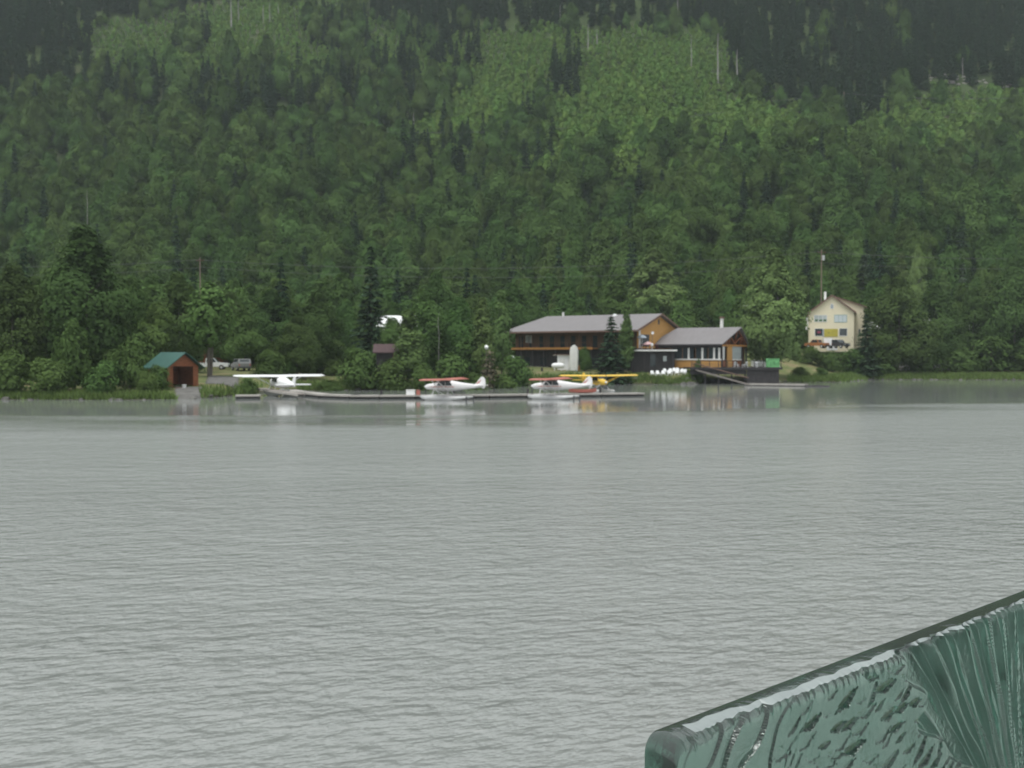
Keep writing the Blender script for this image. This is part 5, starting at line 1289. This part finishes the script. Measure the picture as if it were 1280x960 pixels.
    MB().prism([(-3.55, -0.08, 1.52), (-3.85, -hs_ + 0.2, 1.52), (-4.1, -hs_, 1.52), (-4.45, -hs_ + 0.1, 1.52), (-4.5, 0, 1.52), (-4.45, hs_ - 0.1, 1.52), (-4.1, hs_, 1.52), (-3.85, hs_ - 0.2, 1.52), (-3.55, 0.08, 1.52)], (0, 0, 0.08)).build('tailplane', paint, e)
    # propeller
    sx0 = 2.12 * (1.08 if big else 1)
    pr = MB().loft([[(sx0 + x_, math.cos(t * .785) * r_, 1.38 + math.sin(t * .785) * r_) for t in range(8)] for x_, r_ in ((-0.04, 0.15), (0.1, 0.13), (0.22, 0.03))]).build('spinner', M_WHITE, e, True)
    for s_ in (-1, 1): MB().prism([(sx0 + 0.08, -0.05, 1.38), (sx0 + 0.1, -0.09 * s_, 1.38 + s_ * 0.5), (sx0 + 0.09, -0.03 * s_, 1.38 + s_ * 0.95), (sx0 + 0.06, 0.05 * s_, 1.38 + s_ * 0.95), (sx0 + 0.05, 0.06 * s_, 1.38 + s_ * 0.4)], (0.02, 0, 0)).build('propeller_blade', M_DARKMETAL, e)
    return e
def head(dx, dy): return math.atan2(dy, dx)
p = wat(342, 496.0)
fp = floatplane((p.x - 0.2, 130.5, 0.12), head(-0.55, 0.83), 'white high-wing floatplane moored tail-on at the left end of the dock', 'big', M_WHITE, M_WHITE)
fp.rotation_euler = (0, R(-4), head(-0.55, 0.83))
p = wat(566, 499.4)
cub = floatplane((p.x - 0.85, p.y - 1.0, 0.02), head(-0.94, 0.34), 'white floatplane with a red wing, the left one of two alike at the dock', 'cub', M_PLANE, M_RED, 'red-winged white floatplanes', M_RED)
c2_ = copy_tree(cub); p = wat(702, 498.4); c2_.location = (p.x - 1.2, p.y - 0.9, 0.02); c2_.rotation_euler = (0, 0, head(-0.93, 0.37)); c2_['label'] = 'white floatplane with a red wing, the right one in front of the yellow floatplane'
yf = floatplane((at(748, 480, 136).x, 136.0, 0.1), head(0.36, -0.93), 'yellow floatplane facing the camera behind the second red-winged floatplane', 'cub', M_YELLOW, M_YELLOW, None, M_DARKMETAL)

# ------------------------------------------------------------------ thick cast-glass slab close to the camera
def glass_slab():
    m = bpy.data.materials.new('cast_green_glass'); m.use_nodes = True
    t = m.node_tree; L = t.links.new; b = t.nodes['Principled BSDF']
    b.inputs['Base Color'].default_value = (0.74, 0.83, 0.79, 1); b.inputs['Roughness'].default_value = 0.09; b.inputs['IOR'].default_value = 1.5
    b.inputs['Transmission Weight'].default_value = 0.95
    out = t.nodes['Material Output']
    va = t.nodes.new('ShaderNodeVolumeAbsorption'); va.inputs['Color'].default_value = (0.26, 0.60, 0.50, 1); va.inputs['Density'].default_value = 17.0
    L(va.outputs[0], out.inputs['Volume'])
    tc = t.nodes.new('ShaderNodeTexCoord'); nz = t.nodes.new('ShaderNodeTexNoise'); nz.inputs['Scale'].default_value = 120; nz.inputs['Detail'].default_value = 3
    bp = t.nodes.new('ShaderNodeBump'); bp.inputs['Strength'].default_value = 0.25; bp.inputs['Distance'].default_value = 0.002
    L(tc.outputs['Object'], nz.inputs['Vector']); L(nz.outputs[0], bp.inputs['Height']); L(bp.outputs[0], b.inputs['Normal'])
    zt = CAMZ - 0.3675 - 0.024
    A = Vector((0.121, 1.05, zt)); B = Vector((0.797, 1.707, zt)); d = (B - A).normalized(); A = A + d * 0.062
    Ln, Ht, T = 1.30, zt - 3.05, 0.041
    g = np.random.default_rng(8)
    nu, nv = 620, 400
    us = np.concatenate([np.linspace(0, 0.05, 50)[:-1], np.linspace(0.05, 1.0, 500)[:-1], np.linspace(1.0, Ln, 40)])
    nu = len(us)
    vs = np.concatenate([np.linspace(0, 0.012, 10)[:-1], np.linspace(0.012, 0.40, 300)[:-1], np.linspace(0.40, Ht, 30)])
    nv = len(vs)
    U, Vv = np.meshgrid(us, vs)
    rel = 0.0010 * np.sin(U * 31 + Vv * 17) + 0.0008 * np.sin(U * 57 - Vv * 43 + 1.0)
    fu, fv = 0.93, 0.435                                           # the fan of flutes radiates up from here
    phi = np.degrees(np.arctan2(U - fu, np.maximum(fv - Vv, 0.02)))
    fan0 = -48 + 2.0 * np.sin(Vv * 37) + 1.5 * np.sin(Vv * 90 + 1)
    mask = np.clip((phi - fan0) / 1.2, 0, 1)
    # crescent chips in staggered rows, left of the fan
    chips = np.zeros_like(U)
    for r_i in range(22):
        for c_i in range(19):
            cu = 0.17 + c_i * 0.037 + (r_i % 2) * 0.018 + g.normal() * 0.007; cv = 0.014 + r_i * 0.0195 + g.normal() * 0.0035
            r_ = g.uniform(0.006, 0.0125); an = -0.2 + g.normal() * 0.3
            if g.uniform() < 0.25: continue
            sel = (np.abs(us - cu) < 0.06); selv = (np.abs(vs - cv) < 0.05)
            if not sel.any() or not selv.any(): continue
            a, b_ = np.where(sel)[0][[0, -1]], np.where(selv)[0][[0, -1]]
            sl = (slice(b_[0], b_[1] + 1), slice(a[0], a[1] + 1))
            du = (U[sl] - cu) * math.cos(an) + (Vv[sl] - cv) * math.sin(an); dv = -(U[sl] - cu) * math.sin(an) + (Vv[sl] - cv) * math.cos(an)
            q = np.abs(du / (r_ * 2.3)) + np.abs(dv / (r_ * 0.85)) + 0.12 * np.sin(du * 700 + c_i)
            t_ = np.clip((dv / (r_ * 0.75) + 1) / 2, 0, 1)
            chips[sl] = np.minimum(chips[sl], np.where(q < 1, -(t_ ** 1.3) * r_ * 0.56 * g.uniform(0.4, 1.2), 0))
    rel += chips * (1 - mask) * np.clip((U - 0.16) / 0.08, 0, 1)
    # flutes: sharp-edged, uneven
    ph = phi / 2.7 + 0.25 * np.sin(phi * 0.9) + 0.05 * np.sin(Vv * 60 + phi)
    saw = ph - np.floor(ph)
    prof_ = np.minimum(saw / 0.72, (1 - saw) / 0.28)
    rel += mask * (-0.011 + 0.0100 * prof_ * (0.8 + 0.25 * np.sin(np.floor(ph) * 12.9898) + 0.15 * np.sin(Vv * 45 + np.floor(ph) * 3)))
    # diagonal tears near the left end
    tear = np.clip(1 - np.abs(U - 0.13 + 0.3 * (Vv - 0.05)) / 0.17, 0, 1)
    tw = (U * 0.85 + Vv * 0.6) * 26 + 0.35 * np.sin(Vv * 33) + 0.2 * np.sin(U * 71)
    rel -= tear * 0.008 * np.abs((tw - np.floor(tw)) ** 1.6) * (0.6 + 0.4 * np.sin(np.floor(tw) * 7.1))
    # the front arris of the top edge is chipped back unevenly
    sc_ = (us * 22 + 0.6 * np.sin(us * 17)); sc_ = sc_ - np.floor(sc_)
    sc2 = (us * 47 + 0.5 * np.sin(us * 29)); sc2 = sc2 - np.floor(sc2)
    arris = 0.0045 * sc_ ** 0.7 + 0.003 * sc2 + np.interp(us, [0, 0.1, 0.2, Ln], [0.004, 0.006, 0.001, 0.0])
    rel -= arris[None, :] * np.exp(-Vv / 0.006)
    rc = 0.020                                                     # rounded upper left corner
    top = np.where(U < rc, rc - np.sqrt(np.maximum(rc ** 2 - (rc - U) ** 2, 0)), 0.0)
    Zd = top + Vv * (Ht - top) / Ht
    n_back = Vector((-d.y, d.x, 0))                                # away from the camera
    def P(u, depth, zd):                                           # depth: 0 front .. T back
        return np.stack([A.x + d.x * u + n_back.x * depth, A.y + d.y * u + n_back.y * depth, zt - zd], -1)
    front = P(U, -rel, Zd).reshape(-1, 3)
    # top: tilted a little to the front near the front arris, ground away to the back
    u1 = us; tp0 = np.where(u1 < rc, rc - np.sqrt(np.maximum(rc ** 2 - (rc - u1) ** 2, 0)), 0.0)
    wob = 0.002 * np.sin(u1 * 71) + 0.0015 * np.sin(u1 * 143 + 2)
    mid = P(u1, 0.0125 + wob + np.interp(u1, [0, 0.08, 0.2, 0.6], [0.016, 0.014, 0.004, 0.0]), tp0 - 0.0035)
    back = P(u1, np.full(nu, T), tp0 - 0.0012)
    lowb = P(u1, np.full(nu, T), np.full(nu, Ht))
    V_ = np.concatenate([front, mid, back, lowb])
    nf = nu * nv; F_ = []
    ii = (np.arange(nv - 1)[:, None] * nu + np.arange(nu - 1)[None, :]).ravel()
    F_.append(np.stack([ii, ii + nu, ii + nu + 1, ii + 1], 1))
    j = np.arange(nu - 1)
    F_.append(np.stack([j, j + 1, nf + j + 1, nf + j], 1)); F_.append(np.stack([nf + j, nf + j + 1, nf + nu + j + 1, nf + nu + j], 1))
    F_.append(np.stack([nf + nu + j, nf + nu + j + 1, nf + 2 * nu + j + 1, nf + 2 * nu + j], 1))
    bot = (nv - 1) * nu
    F_.append(np.stack([nf + 2 * nu + j, nf + 2 * nu + j + 1, bot + j + 1, bot + j], 1))
    quads = np.concatenate(F_)
    me = np_mesh('glass_slab', V_, quads, m)
    me.materials.append(mat('ground_glass_edge', (0.24, 0.27, 0.265), 0.4, 0.1, 40, spec=0.5))
    mi = np.zeros(len(quads), np.int32); nfq = (nv - 1) * (nu - 1); mi[nfq:nfq + nu - 1] = us[:-1] > 0.045; me.polygons.foreach_set('material_index', mi)
    import bmesh
    bm = bmesh.new(); bm.from_mesh(me)
    bmesh.ops.holes_fill(bm, edges=[e_ for e_ in bm.edges if e_.is_boundary], sides=0)
    bmesh.ops.recalc_face_normals(bm, faces=bm.faces)
    for f_ in bm.faces: f_.smooth = len(f_.verts) == 4
    bm.to_mesh(me); bm.free()
    try: me.set_sharp_from_angle(angle=R(32))
    except Exception: pass
    o = obj('glass_slab', me)
    tag(o, 'thick green cast-glass slab with chipped and fluted face beside the camera', 'glass slab')
glass_slab()

# ------------------------------------------------------------------ damp air between here and the hillside
def haze():
    m = bpy.data.materials.new('damp_air'); m.use_nodes = True
    t = m.node_tree; t.nodes.clear()
    out = t.nodes.new('ShaderNodeOutputMaterial'); v = t.nodes.new('ShaderNodeVolumePrincipled')
    v.inputs['Color'].default_value = (0.84, 0.92, 0.95, 1); v.inputs['Density'].default_value = HAZE; v.inputs['Anisotropy'].default_value = 0.2
    t.links.new(v.outputs[0], out.inputs['Volume'])
    o = MB().box(-560, 660, -60, 1040, -3.6, 640).build('haze', m)
    tag(o, kind='stuff')
if HAZE > 0: haze()
print('trees', N_TREES, {k: len(v) for k, v in allpts.items()})
